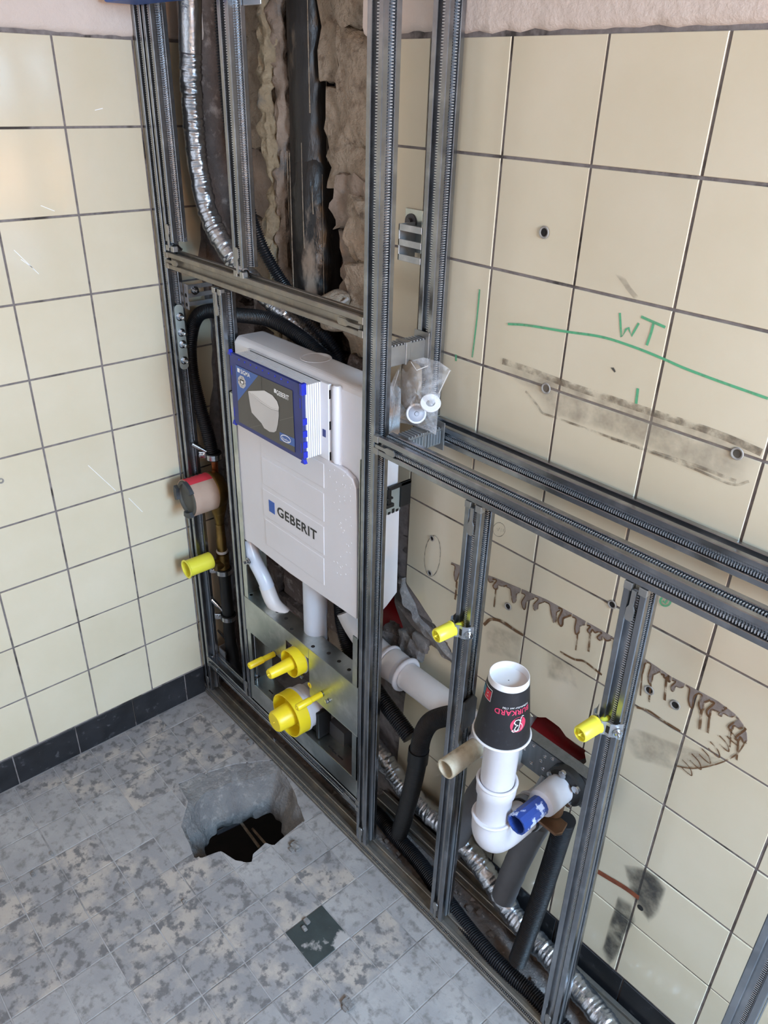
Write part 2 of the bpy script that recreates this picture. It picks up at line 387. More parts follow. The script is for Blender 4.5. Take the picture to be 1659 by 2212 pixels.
# ---- wall_left : shell, tiles, baseboard tiles, plaster
wall_left = root_struct('wall_left')
MB().box(-.12, -.0015, -2.6, .16, 0, 2.55).build('wall_body', 'grout', wall_left)
MB().box(-.0025, .0008, -.03, .16, 0, 2.55).build('render_patch', 'mortar', wall_left)
brk_l = jag([(-.052, -.02), (-.040, .32), (-.058, .45), (-.046, .62), (-.065, .80), (-.042, .90), (-.036, 1.05), (-.052, 1.2), (-.030, 1.3), (-.045, 1.42), (-.035, 1.7), (.3, 1.7), (.3, -.02)], .03, .007, 3)
def l3(a, b, d): return (-d, a, b)
def tile_mesh(mb, x0, x1, z0, z1, to3, th=.006, bev=.0007):
    vs = [to3(x0, z0, th), to3(x1, z0, th), to3(x1, z1, th), to3(x0, z1, th),
          to3(x0, z0, bev), to3(x1, z0, bev), to3(x1, z1, bev), to3(x0, z1, bev),
          to3(x0 + bev, z0 + bev, 0), to3(x1 - bev, z0 + bev, 0), to3(x1 - bev, z1 - bev, 0), to3(x0 + bev, z1 - bev, 0)]
    fs = [(8, 9, 10, 11)]
    for i in range(4):
        j = (i + 1) % 4; fs += [(i, j, j + 4, i + 4), (i + 4, j + 4, j + 8, i + 8)]
    return mb.add(vs, fs)
for c in range(len(yl) - 1):
    for r in range(10):
        y1, y0 = -yl[c] - JT / 2, -yl[c + 1] + JT / 2; z0, z1 = ZR[r] + JT / 2, ZR[r + 1] - JT / 2; mb = MB()
        jx = random.uniform(-.0007, .0007); f3 = lambda a, b, d, j=jx: (j - d, a, b)
        if c == 0:
            if not cut_tile(mb, f3, (y0, y1, z0, z1), [brk_l], .006): continue
        else: tile_mesh(mb, y0, y1, z0, z1, f3)
        mb.build('tile', 'tile', wall_left, smooth=35)
yb = -.054; k = 0
while yb > -1.3:
    w = .1545; mb = MB(); tile_mesh(mb, yb - w + .0032, yb, .002, ZR[0] - .003, lambda a, b, d: (.001 - d, a, b), th=.008)
    mb.build('baseboard_tile', 'black_tile', wall_left, smooth=35); yb -= .1545; k += 1
def plaster_band(name, along0, along1, to3, parent, seed):
    n = int((along1 - along0) / .012); vs = []; fs = []
    for i in range(n + 1):
        a = along0 + (along1 - along0) * i / n; zb = ZR[10] + .004 + .005 * noise.noise(Vector((a * 7, seed, 0))) + .003 * noise.noise(Vector((a * 40, seed, 3)))
        for zz, dp in ((zb, .002), (zb + .003, -.003), (zb + .012, -.006), (zb + .08, -.005), (2.55, -.005)): vs.append(to3(a, zz, dp))
        if i < n:
            for q in range(4): fs.append((i * 5 + q, (i + 1) * 5 + q, (i + 1) * 5 + q + 1, i * 5 + q + 1))
    return MB().add(vs, fs).build(name, 'plaster', parent, smooth=50)
plaster_band('plaster_band', -2.6, -.0, lambda a, z, d: (-d, a, z), wall_left, 1)
# small screw plug and scuffs on the left wall
MB().lathe(PX(2, 1039, x=.0012), (1, 0, 0), [(0, .006), (.0006, .0062), (.0006, .0035), (-.006, .003)], 14, False, True).build('wall_plug', 'plug_grey', wall_left, smooth=40)
mb = MB()
for (a, b, c2, d2) in ((190, 1005, 250, 1060), (205, 238, 222, 234), (88, 444, 118, 456), (30, 540, 84, 592), (45, 560, 70, 578), (278, 1076, 308, 1106)):
    ribbon(mb, [PX(a, b, x=.0009), PX(c2, d2, x=.0009)], .0012, (1, 0, 0))
mb.build('scratch', 'print_white', wall_left)

# ---- wall_back : shell with broken openings, tiles, baseboard, plaster
wall_back = root_struct('wall_back')
H2P = [PX(u, v, y=0) for u, v in ((1128, 1590), (1140, 1546), (1180, 1551), (1210, 1572), (1222, 1592), (1240, 1608), (1262, 1622), (1266, 1646), (1256, 1652))]
H2 = jag([(p.x, p.z) for p in H2P] + [(1.06, .46), (.93, .46)], .012, .004, 5)
shell_out = [(2.6, -.05), (2.6, 2.55), (.53, 2.55), (.545, 2.0), (.53, 1.7), (.55, 1.4), (.54, 1.2), (.55, .86), (.600, .845), (.606, .74), (.60, .66), (.622, .585), (.668, .562), (.70, .552), (.71, .53), (.695, .505), (.684, .475), (.665, .455), (.655, .43), (.60, .38), (.58, .25), (.57, .1), (.57, -.05)]
shell_out = jag(shell_out, .03, .006, 9)
loops = [[Vector((x, .0016, z)) for x, z in shell_out], [Vector((x, .0016, z)) for x, z in H2]]
tri = tessellate_polygon(loops); allv = loops[0] + loops[1]; mb = MB(); mb.add(allv, [tuple(t) for t in tri])
for lp in loops:
    n = len(lp); mb.add([p for p in lp] + [p + Vector((.004 * noise.noise(p * 90), .035, .004 * noise.noise(p * 70))) for p in lp], [(i, (i + 1) % n, (i + 1) % n + n, i + n) for i in range(n)])
mb.build('wall_body', 'grout', wall_back)
mb = MB(); mb.box(-.12, 2.6, .135, .2, -.3, 2.55); mb.build('masonry_core', 'mortar', wall_back)
# bare render strip where the tiles are gone (left of the first full column)
strip = jag([(.602, .84), (XC[0] - .002, .848), (XC[0] - .002, .70), (XC[0] - .012, .66), (.70, .632), (.80, .562), (.80, .535), (.74, .556), (.70, .50), (.69, .47), (.672, .50), (.62, .575), (.604, .65)], .012, .003, 11)
pts = [Vector((x, .002 + .002 * noise.noise(Vector((x * 60, z * 60, 0))), z)) for x, z in strip]
MB().prism(pts, (0, .01, 0)).build('render_patch', 'concrete_dark', wall_back)
brk_b1 = jag([(XC[0] - .2, .845), (XC[0] - .012, .845), (XC[0] - .001, .69), (.634, .668), (.69, .630), (.745, .595), (.803, .556), (.803, .546), (.775, .549), (.74, .551), (.712, .532), (.694, .49), (.668, .40), (.655, .25), (.645, .09), (.4, .0), (.4, .845)], .02, .0025, 13)
def b3(a, b, d): return (a, d, b)
TILE_B = []
for c in range(len(xl) - 1):
    for r in range(10):
        x0, x1 = xl[c] + JT / 2, xl[c + 1] - JT / 2; z0, z1 = ZR[r] + JT / 2, ZR[r + 1] - JT / 2
        jx = random.uniform(-.0006, .0006); f3 = lambda a, b, d, j=jx: (a, d + j, b); mb = MB()
        if c == 0 and r < 5: continue
        near = []
        if c <= 2 and r <= 4: near.append(brk_b1)
        if .85 < (x0 + x1) / 2 < 1.2 and .3 < (z0 + z1) / 2 < .7: near.append(H2)
        if c == 0: near = [[(.3, .8), (.56, .8), (.552, 1.7), (.3, 1.7)]]
        if near:
            if not cut_tile(mb, f3, (x0, x1, z0, z1), near, .006, n=26): continue
        else: tile_mesh(mb, x0, x1, z0, z1, f3)
        mb.build('tile', 'tile', wall_back, smooth=35)
xb = 1.2795 - .1545 * 4
while xb < 2.0:
    mb = MB(); tile_mesh(mb, xb + .0015, xb + .153, .002, ZR[0] - .003, lambda a, b, d: (a, d - .001, b), th=.008)
    mb.build('baseboard_tile', 'black_tile', wall_back, smooth=35); xb += .1545
plaster_band('plaster_band', .50, 2.6, lambda a, z, d: (a, d, z), wall_back, 5)
# masonry of the opened chase
def brick(x0, x1, y0, y1, z0, z1, m='brick', seed=0, amp=.10):
    return MB().lump(((x0 + x1) / 2, (y0 + y1) / 2, (z0 + z1) / 2), (x1 - x0, y1 - y0, z1 - z0), seed, cuts=9, amp=amp, freq=30, box=.97).build('brick', m, wall_back, smooth=60)
zz = -.05; row = 0
while zz < 2.3:
    hh = random.uniform(.10, .145); x = -.06 - random.uniform(0, .1)
    while x < .62:
        w = random.uniform(.14, .22); fy = .095 + random.uniform(-.012, .012)
        brick(x + .004, x + w - .004, fy, .15, zz + .004, zz + hh - .004, random.choice(['brick', 'brick', 'mortar', 'old_mortar']), random.random() * 50); x += w
    zz += hh; row += 1
# pale stones beside the stack
for i, (x0, x1, y0, y1, z0, z1, m) in enumerate([(.335, .405, .03, .11, 1.545, 1.95, 'stone'), (.400, .56, .012, .10, 1.63, 1.95, 'stone'), (.402, .57, .02, .10, 1.45, 1.625, 'stone'),
        (.36, .56, .028, .11, 1.375, 1.54, 'stone'), (.395, .48, .02, .1, 1.31, 1.40, 'old_mortar'), (.44, .56, .01, .1, 1.26, 1.37, 'stone'), (.40, .50, .03, .11, 1.19, 1.30, 'old_mortar'),
        (.45, .57, .005, .1, 1.09, 1.25, 'stone'), (.44, .6, .02, .11, .9, 1.08, 'brick'), (.46, .62, .03, .12, .6, .88, 'mortar'),
        (.075, .215, .02, .10, 1.43, 1.62, 'stone'), (.085, .215, .025, .10, 1.62, 1.95, 'stone'), (.09, .20, .03, .1, 1.30, 1.42, 'old_mortar'), (.08, .21, .03, .1, 1.17, 1.29, 'stone'), (.08, .22, .03, .1, 1.06, 1.16, 'brick'),
        (-.05, .055, .04, .12, 1.38, 1.50, 'brick'), (-.05, .06, .045, .12, 1.51, 1.66, 'brick'), (-.04, .05, .04, .12, 1.24, 1.37, 'mortar'), (-.05, .05, .05, .12, 1.10, 1.23, 'brick'), (-.05, .06, .04, .12, .95, 1.09, 'mortar'), (-.05, .07, .05, .12, .80, .94, 'mortar')]):
    brick(x0, x1, y0, y1, z0, z1, m, 3 + i * 2.3, amp=.16)
# expanding foam and mortar runs between the stones and the stack
mb = MB(); mb.tube([(.198, .012, 1.95), (.205, .008, 1.70), (.215, .012, 1.60), (.205, .008, 1.52), (.213, .014, 1.42), (.206, .02, 1.33), (.20, .012, 1.24), (.192, .02, 1.1), (.19, .03, .95)], lambda t: .0145 + .004 * math.sin(t * 40), n=18, step=.005, rough=.016, seed=4)
mb.build('foam_bead', 'foam', wall_back, smooth=60)
mb = MB(); mb.tube([(.232, .03, 1.9), (.229, .022, 1.66), (.236, .028, 1.5), (.228, .024, 1.36), (.224, .03, 1.2), (.225, .03, 1.0)], .016, n=14, step=.006, rough=.014, seed=9)
mb.build('mortar_bead', 'old_mortar', wall_back, smooth=60)
mb = MB(); mb.lump((.432, -.01, 1.165), (.045, .05, .07), 4, 5, .12, 20, .4); mb.build('mortar_lump', 'stone', wall_back, smooth=60)
# mortar round the broken opening beside the cistern
for i, (u, v, yy, s) in enumerate(((890, 1385, .012, .05), (905, 1400, .006, .045), (855, 1375, .02, .05), (845, 1400, .02, .035), (870, 1415, .014, .035), (880, 1425, .01, .03), (915, 1385, .006, .04), (858, 1350, .04, .03))):
    p = PX(u, v, y=yy); MB().lump(p, (s, s * .8, s), i * 2.7, 4, .22, 30, .5).build('mortar_lump', 'rubble' if i in (2, 3, 4, 7) else 'concrete', wall_back, smooth=40)
mb = MB(); mb.tube([PX(u, v, y=.004) for u, v in ((873, 1245), (885, 1290), (915, 1345), (950, 1385), (985, 1425))], .012, n=10, step=.006, rough=.012, seed=2); mb.build('mortar_bead', 'concrete', wall_back, smooth=60)

# drill holes with plugs in the tile wall
def plug(u, v, r, ring='plug_grey', yy=-.0012):
    p = PX(u, v, y=yy); o = MB().lathe(p, (0, -1, 0), [(-.006, r * .62), (.0002, r * .66), (.0010, r * .78), (.0010, r * .92), (-.0002, r * 1.02)], 18, False, False).build('wall_plug', ring, wall_back, smooth=40)
    MB().lathe(p, (0, -1, 0), [(-.0002, r * .64), (-.0001, 0.0005)], 14, True, True).build('plug_hole', 'hole_dark', o)
for u, v, r in ((1175, 502, .0085), (1179, 839, .0085), (1592, 980, .0085), (933, 1163, .006), (928, 1238, .006), (1097, 1310, .0075), (1322, 1306, .0075), (1402, 1491, .0085), (1458, 1523, .0085)): plug(u, v, r)

# writing on the tile wall
G = -.0010
def stroke(pts, w, name, m, yy=G, smooth=True):
    P = [PX(u, v, y=yy) for u, v in pts]
    if smooth and len(P) > 2:
        Q = [P[0] * 2 - P[1]] + P + [P[-1] * 2 - P[-2]]; R = []
        for i in range(1, len(Q) - 2):
            for k in range(8):
                t = k / 8; a, b, c, d = Q[i - 1:i + 3]; R.append(.5 * ((2 * b) + (c - a) * t + (2 * a - 5 * b + 4 * c - d) * t * t + (3 * b - a - 3 * c + d) * t ** 3))
        P = R + [P[-1]]
    mb = MB(); ribbon(mb, P, w, (0, -1, 0)); return mb.build(name, m, wall_back)
stroke([(1097, 700), (1140, 703), (1220, 716), (1300, 728), (1370, 750), (1430, 774), (1480, 796), (1560, 826), (1659, 861)], .0035, 'marker_line', 'green_marker')
stroke([(1036, 625), (1031, 680), (1024, 740), (1020, 772)], .0030, 'marker_line', 'green_marker')
stroke([(985, 766), (985, 780)], .0035, 'marker_line', 'green_marker', smooth=False)
stroke([(1378, 839), (1374, 872)], .0040, 'marker_line', 'green_marker', smooth=False)
stroke([(1339, 676), (1342, 728), (1352, 712), (1358, 708), (1364, 726), (1380, 698)], .0032, 'marker_letter_w', 'green_marker', smooth=False)
stroke([(1385, 684), (1437, 707)], .0036, 'marker_letter_t', 'green_marker', smooth=False)
stroke([(1412, 697), (1406, 720), (1397, 746)], .0036, 'marker_letter_t', 'green_marker', yy=G - .0002)
cxy = (1437, 1299); stroke([(cxy[0] + 11 * math.cos(a), cxy[1] + 10 * math.sin(a)) for a in [i * .35 - .5 for i in range(14)]], .003, 'marker_ring', 'green_marker')
stroke([(1431, 1298), (1436, 1303), (1443, 1292)], .003, 'marker_tick', 'green_marker', smooth=False)
# pencilled oval, and the ringed VW note
stroke([(934 + 17 * math.cos(a) - 3 * math.sin(a), 1201 + 44 * math.sin(a)) for a in [i * .25 for i in range(27)]], .0016, 'pencil_oval', 'pencil')
stroke([(1078 + 13 * math.cos(a), 1144 + 15 * math.sin(a)) for a in [i * .3 for i in range(22)]], .0009, 'pencil_oval', 'pencil')
stroke([(1073, 1140), (1076, 1147), (1079, 1140), (1082, 1149), (1084, 1141), (1087, 1149), (1089, 1142)], .0009, 'pencil_note', 'pencil', smooth=False)
# residues: long strip of old glue, saw-tooth adhesive bed of the lost bathtub rail, soot
def patch(pts, name, m, yy):
    P = [PX(u, v, y=yy) for u, v in jag(pts, 12, 3, 4)]; n = len(P); c = sum(P, Vector()) / n
    L = [Vector(c).lerp(p, k) for k in (.55, .8, 1.0) for p in P]; fs = [tuple(t) for t in tessellate_polygon([L[:n]])]
    for r in range(2): fs += [(r * n + i, r * n + (i + 1) % n, (r + 1) * n + (i + 1) % n, (r + 1) * n + i) for i in range(n)]
    o = MB().add(L, fs).build(name, m, wall_back); at = o.data.attributes.new('fade', 'FLOAT', 'POINT')
    for i in range(3 * n): at.data[i].value = (1.0, .75, 0.0)[i // n]
    return o
patch([(1080, 776), (1130, 790), (1210, 822), (1300, 850), (1420, 888), (1530, 922), (1645, 960), (1648, 985), (1620, 1040), (1588, 1045), (1500, 1008), (1400, 970), (1310, 935), (1200, 900), (1170, 892), (1160, 870), (1130, 835), (1085, 806)], 'glue_residue', 'grime_soft', -.0011)
stroke([(1085, 780), (1150, 802), (1230, 832), (1320, 862), (1430, 898), (1530, 930), (1600, 958), (1645, 978)], .010, 'glue_residue', 'grime', -.0013)
stroke([(1135, 845), (1160, 875), (1172, 892), (1200, 902), (1310, 942), (1400, 975), (1500, 1013), (1580, 1046), (1618, 1040)], .0035, 'glue_residue', 'grime', -.0013)
stroke([(1320, 946), (1400, 973), (1500, 1005), (1590, 1040)], .005, 'glue_residue', 'grime', -.0014)
top = [(975, 1215), (1000, 1225), (1060, 1245), (1120, 1270), (1180, 1295), (1240, 1328), (1300, 1362), (1340, 1386), (1400, 1428), (1450, 1462), (1500, 1488), (1550, 1515), (1590, 1545), (1612, 1575), (1614, 1600)]
def along(t):
    L = [0]
    for a, b in zip(top, top[1:]): L.append(L[-1] + math.hypot(b[0] - a[0], b[1] - a[1]))
    s = t * L[-1]
    for i in range(len(top) - 1):
        if s <= L[i + 1]:
            k = (s - L[i]) / (L[i + 1] - L[i]); return (top[i][0] + (top[i + 1][0] - top[i][0]) * k, top[i][1] + (top[i + 1][1] - top[i][1]) * k)
    return top[-1]
rnd = random.Random(3); NT = 24
for i in range(NT):
    j0, j1 = rnd.uniform(-.25, .25), rnd.uniform(-.25, .25); t0, t1 = max(0, (i + j0 * .5) / NT), min(1, (i + 1 + j1 * .5) / NT)
    a, b, m_ = along(t0), along(t1), along((t0 + t1) / 2); w_ = b[0] - a[0]
    if i in (1, 2) or rnd.random() < .12: dep = rnd.uniform(4, 10)
    else: dep = rnd.uniform(16, 46)
    if i > NT - 5: dep *= .8
    dx = rnd.uniform(-12, 2) if i < NT - 4 else -18; tx = m_[0] + dx; ty = m_[1] + dep; hb = rnd.uniform(3, 9)
    shp = [a, m_, b, (b[0] - 2, b[1] + hb), (b[0] - w_ * .28 + dx * .3, b[1] + hb + dep * .10), (tx + 5, ty - dep * .45), (tx + rnd.uniform(1, 4), ty - dep * .1), (tx - rnd.uniform(0, 4), ty), (tx - 6, ty - dep * .4), (a[0] + w_ * .25, a[1] + hb + dep * .14), (a[0] - 1, a[1] + hb)]
    MB().prism([PX(u, v, y=-.0012) for u, v in shp], (0, .0009, 0)).build('adhesive_tooth', 'adhesive', wall_back)
    stroke(shp[3:], rnd.uniform(.0018, .0034), 'glue_line', 'adhesive_line', -.0014)
    if rnd.random() < .55: stroke([(tx, ty), (tx - 2, ty + rnd.uniform(10, 26)), (tx - 4, ty + rnd.uniform(30, 52))], rnd.uniform(.002, .005), 'glue_line', 'adhesive_line', -.0013)
stroke([(1045, 1350), (1060, 1338), (1085, 1343), (1110, 1360), (1130, 1372)], .006, 'glue_line', 'adhesive_line', -.0013)
stroke([(1210, 1408), (1240, 1424), (1260, 1428), (1280, 1442), (1300, 1458)], .004, 'glue_line', 'adhesive_line', -.0013)
stroke([(1375, 1528), (1400, 1535), (1430, 1555), (1470, 1580)], .004, 'glue_line', 'adhesive_line', -.0013)
stroke([(1612, 1600), (1590, 1630), (1550, 1650), (1500, 1660), (1462, 1655)], .0022, 'glue_line', 'adhesive_line', -.0013)
for i in range(6):
    c = (1580 - i * 20, 1588 + i * 13); stroke([(c[0] - 6, c[1] - 12), (c[0] + 10, c[1] + 6), (c[0] + 14, c[1] + 22), (c[0] + 2, c[1] + 14), (c[0] - 10, c[1] + 2)], .0022, 'glue_line', 'adhesive_line', -.0013)
patch([(1345, 1866), (1385, 1872), (1425, 1890), (1440, 1920), (1425, 1975), (1400, 1995), (1380, 1965), (1360, 1925)], 'soot_stain', 'soot', -.0012)
patch([(1335, 1935), (1365, 1950), (1375, 1990), (1352, 2020), (1335, 2065), (1315, 2090), (1300, 2050), (1318, 1990)], 'soot_stain', 'soot', -.0012)
patch([(1340, 1590), (1370, 1570), (1450, 1600), (1560, 1640), (1540, 1660), (1450, 1665), (1370, 1640)], 'glue_residue', 'grime_soft', -.0011)
patch([(1180, 1400), (1260, 1440), (1250, 1490), (1180, 1465)], 'drip_stain', 'grime_faint', -.0011)
patch([(1045, 1340), (1130, 1375), (1120, 1430), (1045, 1410)], 'drip_stain', 'grime_faint', -.0011)
patch([(1328, 590), (1350, 600), (1380, 640), (1372, 650), (1345, 615)], 'scuff', 'grime_soft', -.0011)
patch([(1318, 795), (1326, 793), (1332, 803), (1328, 806)], 'scuff', 'soot', -.0011)
stroke([(1290, 1882), (1320, 1900), (1350, 1918), (1380, 1940)], .011, 'rust_streak', 'rust', -.0014)
MB().lathe(PX(1383, 1961, y=-.001), (0, -1, 0), [(-.004, .005), (0, .006), (.0006, .001)], 10).build('drill_hole', 'hole_dark', wall_back)

# ---- floor with broken hole
floor = root_struct('floor')
HOLE = [(399, 1784), (417, 1736), (440, 1708), (492, 1687), (560, 1672), (594, 1664), (632, 1702), (640, 1740), (658, 1771), (615, 1805), (594, 1825), (575, 1822), (546, 1846), (543, 1864), (510, 1858), (476, 1838), (436, 1853), (420, 1853), (410, 1810)]
hole = [(p.x, p.y) for p in (PX(u, v, z=0) for u, v in HOLE)]; hole_j = jag(hole, .014, .004, 21)
BROKE = [(384, 1692), (430, 1672), (512, 1648), (592, 1640), (632, 1702), (658, 1771), (615, 1805), (594, 1825), (575, 1822), (546, 1846), (543, 1864), (510, 1858), (476, 1838), (436, 1853), (420, 1853), (404, 1810), (392, 1785), (405, 1730)]
broke = jag([(p.x, p.y) for p in (PX(u, v, z=0) for u, v in BROKE)], .016, .004, 22)
outer = [Vector((-.1, -2.6, -.0011)), Vector((2.95, -2.6, -.0011)), Vector((2.95, .14, -.0011)), Vector((-.1, .14, -.0011))]
loops = [outer, [Vector((x, y, -.0011)) for x, y in broke]]
mb = MB(); mb.add(loops[0] + loops[1], [tuple(t) for t in tessellate_polygon(loops)]); mb.build('screed', 'floor_grout', floor)
# crater: rough slope from the broken outline to the hole, then the cut edge going down
cx = sum(p[0] for p in hole_j) / len(hole_j); cyh = sum(p[1] for p in hole_j) / len(hole_j); NA = 120
def ray_poly(a, poly):
    d = (math.cos(a), math.sin(a)); best = 0
    for i in range(len(poly)):
        p, q = poly[i], poly[(i + 1) % len(poly)]; ex, ey = q[0] - p[0], q[1] - p[1]; den = d[0] * ey - d[1] * ex
        if abs(den) < 1e-12: continue
        t = ((p[0] - cx) * ey - (p[1] - cyh) * ex) / den; s = ((p[0] - cx) * d[1] - (p[1] - cyh) * d[0]) / den
        if t > 0 and -1e-6 <= s <= 1 + 1e-6: best = max(best, t)
    return best
vs = []; fs = []; prof = [(None, -.003), (0, -.010), (.0, -.03), (.02, -.06), (.035, -.09), (.03, -.125), (-.06, -.14)]
for i in range(NA):
    a = 2 * math.pi * i / NA; ro, ri = ray_poly(a, broke), ray_poly(a, hole_j)
    ro = max(ro, ri + .003)
    for k, (dr, z) in enumerate(prof):
        R = ro if dr is None else ri - dr + (.012 * noise.noise(Vector((math.cos(a) * 4, math.sin(a) * 4, z * 40))) if k > 1 else 0)
        zz = z + (.006 * noise.noise(Vector((math.cos(a) * 5, math.sin(a) * 5, k * 3.0))) if k not in (0, 6) else 0)
        vs.append((cx + math.cos(a) * R, cyh + math.sin(a) * R, zz))
n = len(prof)
for i in range(NA):
    j = (i + 1) % NA
    for k in range(n - 1): fs.append((i * n + k, j * n + k, j * n + k + 1, i * n + k + 1))
MB().add(vs, fs).build('broken_edge', 'concrete', floor, smooth=70)
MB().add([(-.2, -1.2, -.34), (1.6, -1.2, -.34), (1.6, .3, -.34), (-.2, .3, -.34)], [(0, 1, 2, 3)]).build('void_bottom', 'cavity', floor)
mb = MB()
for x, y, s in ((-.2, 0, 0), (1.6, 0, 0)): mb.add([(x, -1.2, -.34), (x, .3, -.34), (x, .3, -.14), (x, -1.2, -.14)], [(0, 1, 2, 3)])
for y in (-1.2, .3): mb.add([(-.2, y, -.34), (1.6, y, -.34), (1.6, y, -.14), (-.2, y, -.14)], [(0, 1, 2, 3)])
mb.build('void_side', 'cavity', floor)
for i, (a, b, r) in enumerate((((468, 1800), (520, 1775), .006), ((512, 1765), (560, 1830), .004), ((545, 1790), (580, 1830), .0035))):
    MB().cyl(PX(*a, z=-.2), PX(*b, z=-.2), r, n=8).build('reed', 'dark_grey_plastic' if i == 0 else 'stone', floor)
# floor tiles
PT = .0968; X0 = .7435; Y0 = -.2985
def f3d(a, b, d): return (a, b, -d)
for i in range(-8, 13):
    for j in range(-2, 9):
        x0, x1 = X0 + i * PT, X0 + (i + 1) * PT; y1, y0 = Y0 - j * PT, Y0 - (j + 1) * PT
        if x1 < .01 or y0 > -.15: continue
        x0 = max(x0, .0012); y1 = min(y1, -.1505); g = .0013; jz = random.uniform(-.0003, .0005); mb = MB(); cxm, cym = (x0 + x1) / 2, (y0 + y1) / 2
        slate = (i == 0 and j == 0)
        if slate: jz = .0012
        mt = 'slate_tile' if slate else ('floor_tile_tan' if (noise.noise(Vector((cxm * 3.1, cym * 3.1, 5))) > -.05 and cym < -.33) or random.random() < .12 else 'floor_tile')
        near = min(math.hypot(cxm - p[0], cym - p[1]) for p in broke) < .12
        f3 = lambda a, b, d, q=jz: (a, b, q - d)
        if near or inpoly((cxm, cym), broke):
            if not cut_tile(mb, f3, (x0 + g, x1 - g, y0 + g, y1 - g), [broke], .006, n=20): continue
        else: tile_mesh(mb, x0 + g, x1 - g, y0 + g, y1 - g, f3, th=.005, bev=.0005)
        mb.build('floor_tile', mt, floor)
# uneven screed and dust under the frame
n1, n2 = 150, 14; vs = []; fs = []
for i in range(n1 + 1):
    for j in range(n2 + 1):
        x = .0 + 1.75 * i / n1; y = -.118 + .135 * j / n2
        z = .004 + .010 * noise.noise(Vector((x * 14, y * 20, 2))) + .006 * noise.noise(Vector((x * 45, y * 45, 7)))
        if y < -.112: z = min(z, .002)
        vs.append((x, y, z))
for i in range(n1):
    for j in range(n2): a = i * (n2 + 1) + j; fs.append((a, a + n2 + 1, a + n2 + 2, a + 1))
stuff(MB().add(vs, fs).build('rubble_bed', 'rubble', floor, smooth=60))

# ---- rest of the room (behind and beside the photographer)
MB().box(-.12, 3.1, -2.7, .2, 2.5, 2.6).build('ceiling', 'room_plaster')['kind'] = 'structure'
w = root_struct('wall_right'); mb = MB()
mb.box(3.0, 3.12, -2.7, -1.75, 0, 2.6); mb.box(3.0, 3.12, -.35, .2, 0, 2.6); mb.box(3.0, 3.12, -1.75, -.35, 0, .95); mb.box(3.0, 3.12, -1.75, -.35, 2.5, 2.6); mb.build('wall_body', 'room_plaster', w)
w = root_struct('wall_front'); mb = MB()
mb.box(-.12, .2, -2.72, -2.6, 0, 2.6); mb.box(1.3, 3.12, -2.72, -2.6, 0, 2.6); mb.box(.2, 1.3, -2.72, -2.6, 2.35, 2.6); mb.build('wall_body', 'room_plaster', w)


# =================================================================== OBJECTS
S = .033          # side of the square system profile
YF, YBK = -.150, -.117
def prof_section():
    h = S / 2; q = []
    f, gd, gi = .0095, .0075, .0075      # flange width, groove depth, half width at groove floor
    side = [(-h + .0012, -h), (-h + f - .001, -h), (-h + f, -h + .001), (-h + f + .0004, -h + gd), (h - f - .0004, -h + gd), (h - f, -h + .001), (h - f + .001, -h), (h - .0012, -h)]
    for k in range(4):
        c, s_ = round(math.cos(k * math.pi / 2)), round(math.sin(k * math.pi / 2)); q += [(x * c - y * s_, x * s_ + y * c) for x, y in side]
    return q
SEC = prof_section()
def profile(name, label, p0, p1, teeth=('-y', '+x'), m='galv_profile', group=None, pitch=.0037, tooth_lim=None):
    """square slotted profile between the centres p0 and p1; teeth = faces whose slot floor shows its serration"""
    p0, p1 = Vector(p0), Vector(p1); ax = (p1 - p0); L = ax.length; ax.normalize()
    up = Vector((0, 1, 0)); e1 = Vector((1, 0, 0)) if abs(ax.z) > .5 else Vector((0, 1, 0)); e1 = (e1 - ax * e1.dot(ax)).normalized(); e2 = ax.cross(e1)
    t = thing(name, label, 'metal profile', p0 if p0.z <= p1.z else p1, group)
    vs = [p0 + e1 * a + e2 * b for a, b in SEC] + [p1 + e1 * a + e2 * b for a, b in SEC]; n = len(SEC)
    fs = [(i, (i + 1) % n, (i + 1) % n + n, i + n) for i in range(n)]
    tri = tessellate_polygon([[Vector((a, b, 0)) for a, b in SEC]]); fs += [tuple(q) for q in tri] + [tuple(i + n for i in q) for q in tri]
    MB().add(vs, fs).build('body', m, t, smooth=25)
    mb = MB(); dirs = {'-y': Vector((0, -1, 0)), '+x': Vector((1, 0, 0)), '+z': Vector((0, 0, 1)), '+y': Vector((0, 1, 0)), '-z': Vector((0, 0, -1))}
    for f in teeth:
        nd = dirs[f]; nd = (nd - ax * nd.dot(ax)).normalized(); sd = ax.cross(nd).normalized()
        sgn = 1 if (sd.x > .5 or sd.z < -.5 or sd.y > .5) else -1
        L2 = L if tooth_lim is None else min(L, tooth_lim); k = int(L2 / pitch)
        for i in range(k):
            c = p0 + ax * (pitch * (i + .5)) + nd * (S / 2 - .0046) + sd * (sgn * .0030); mb.obox(c, ax * pitch * .21, sd * .0024, nd * .0020)
    if mb.v: stuff(mb.build('serration', 'teeth', t))
    return t
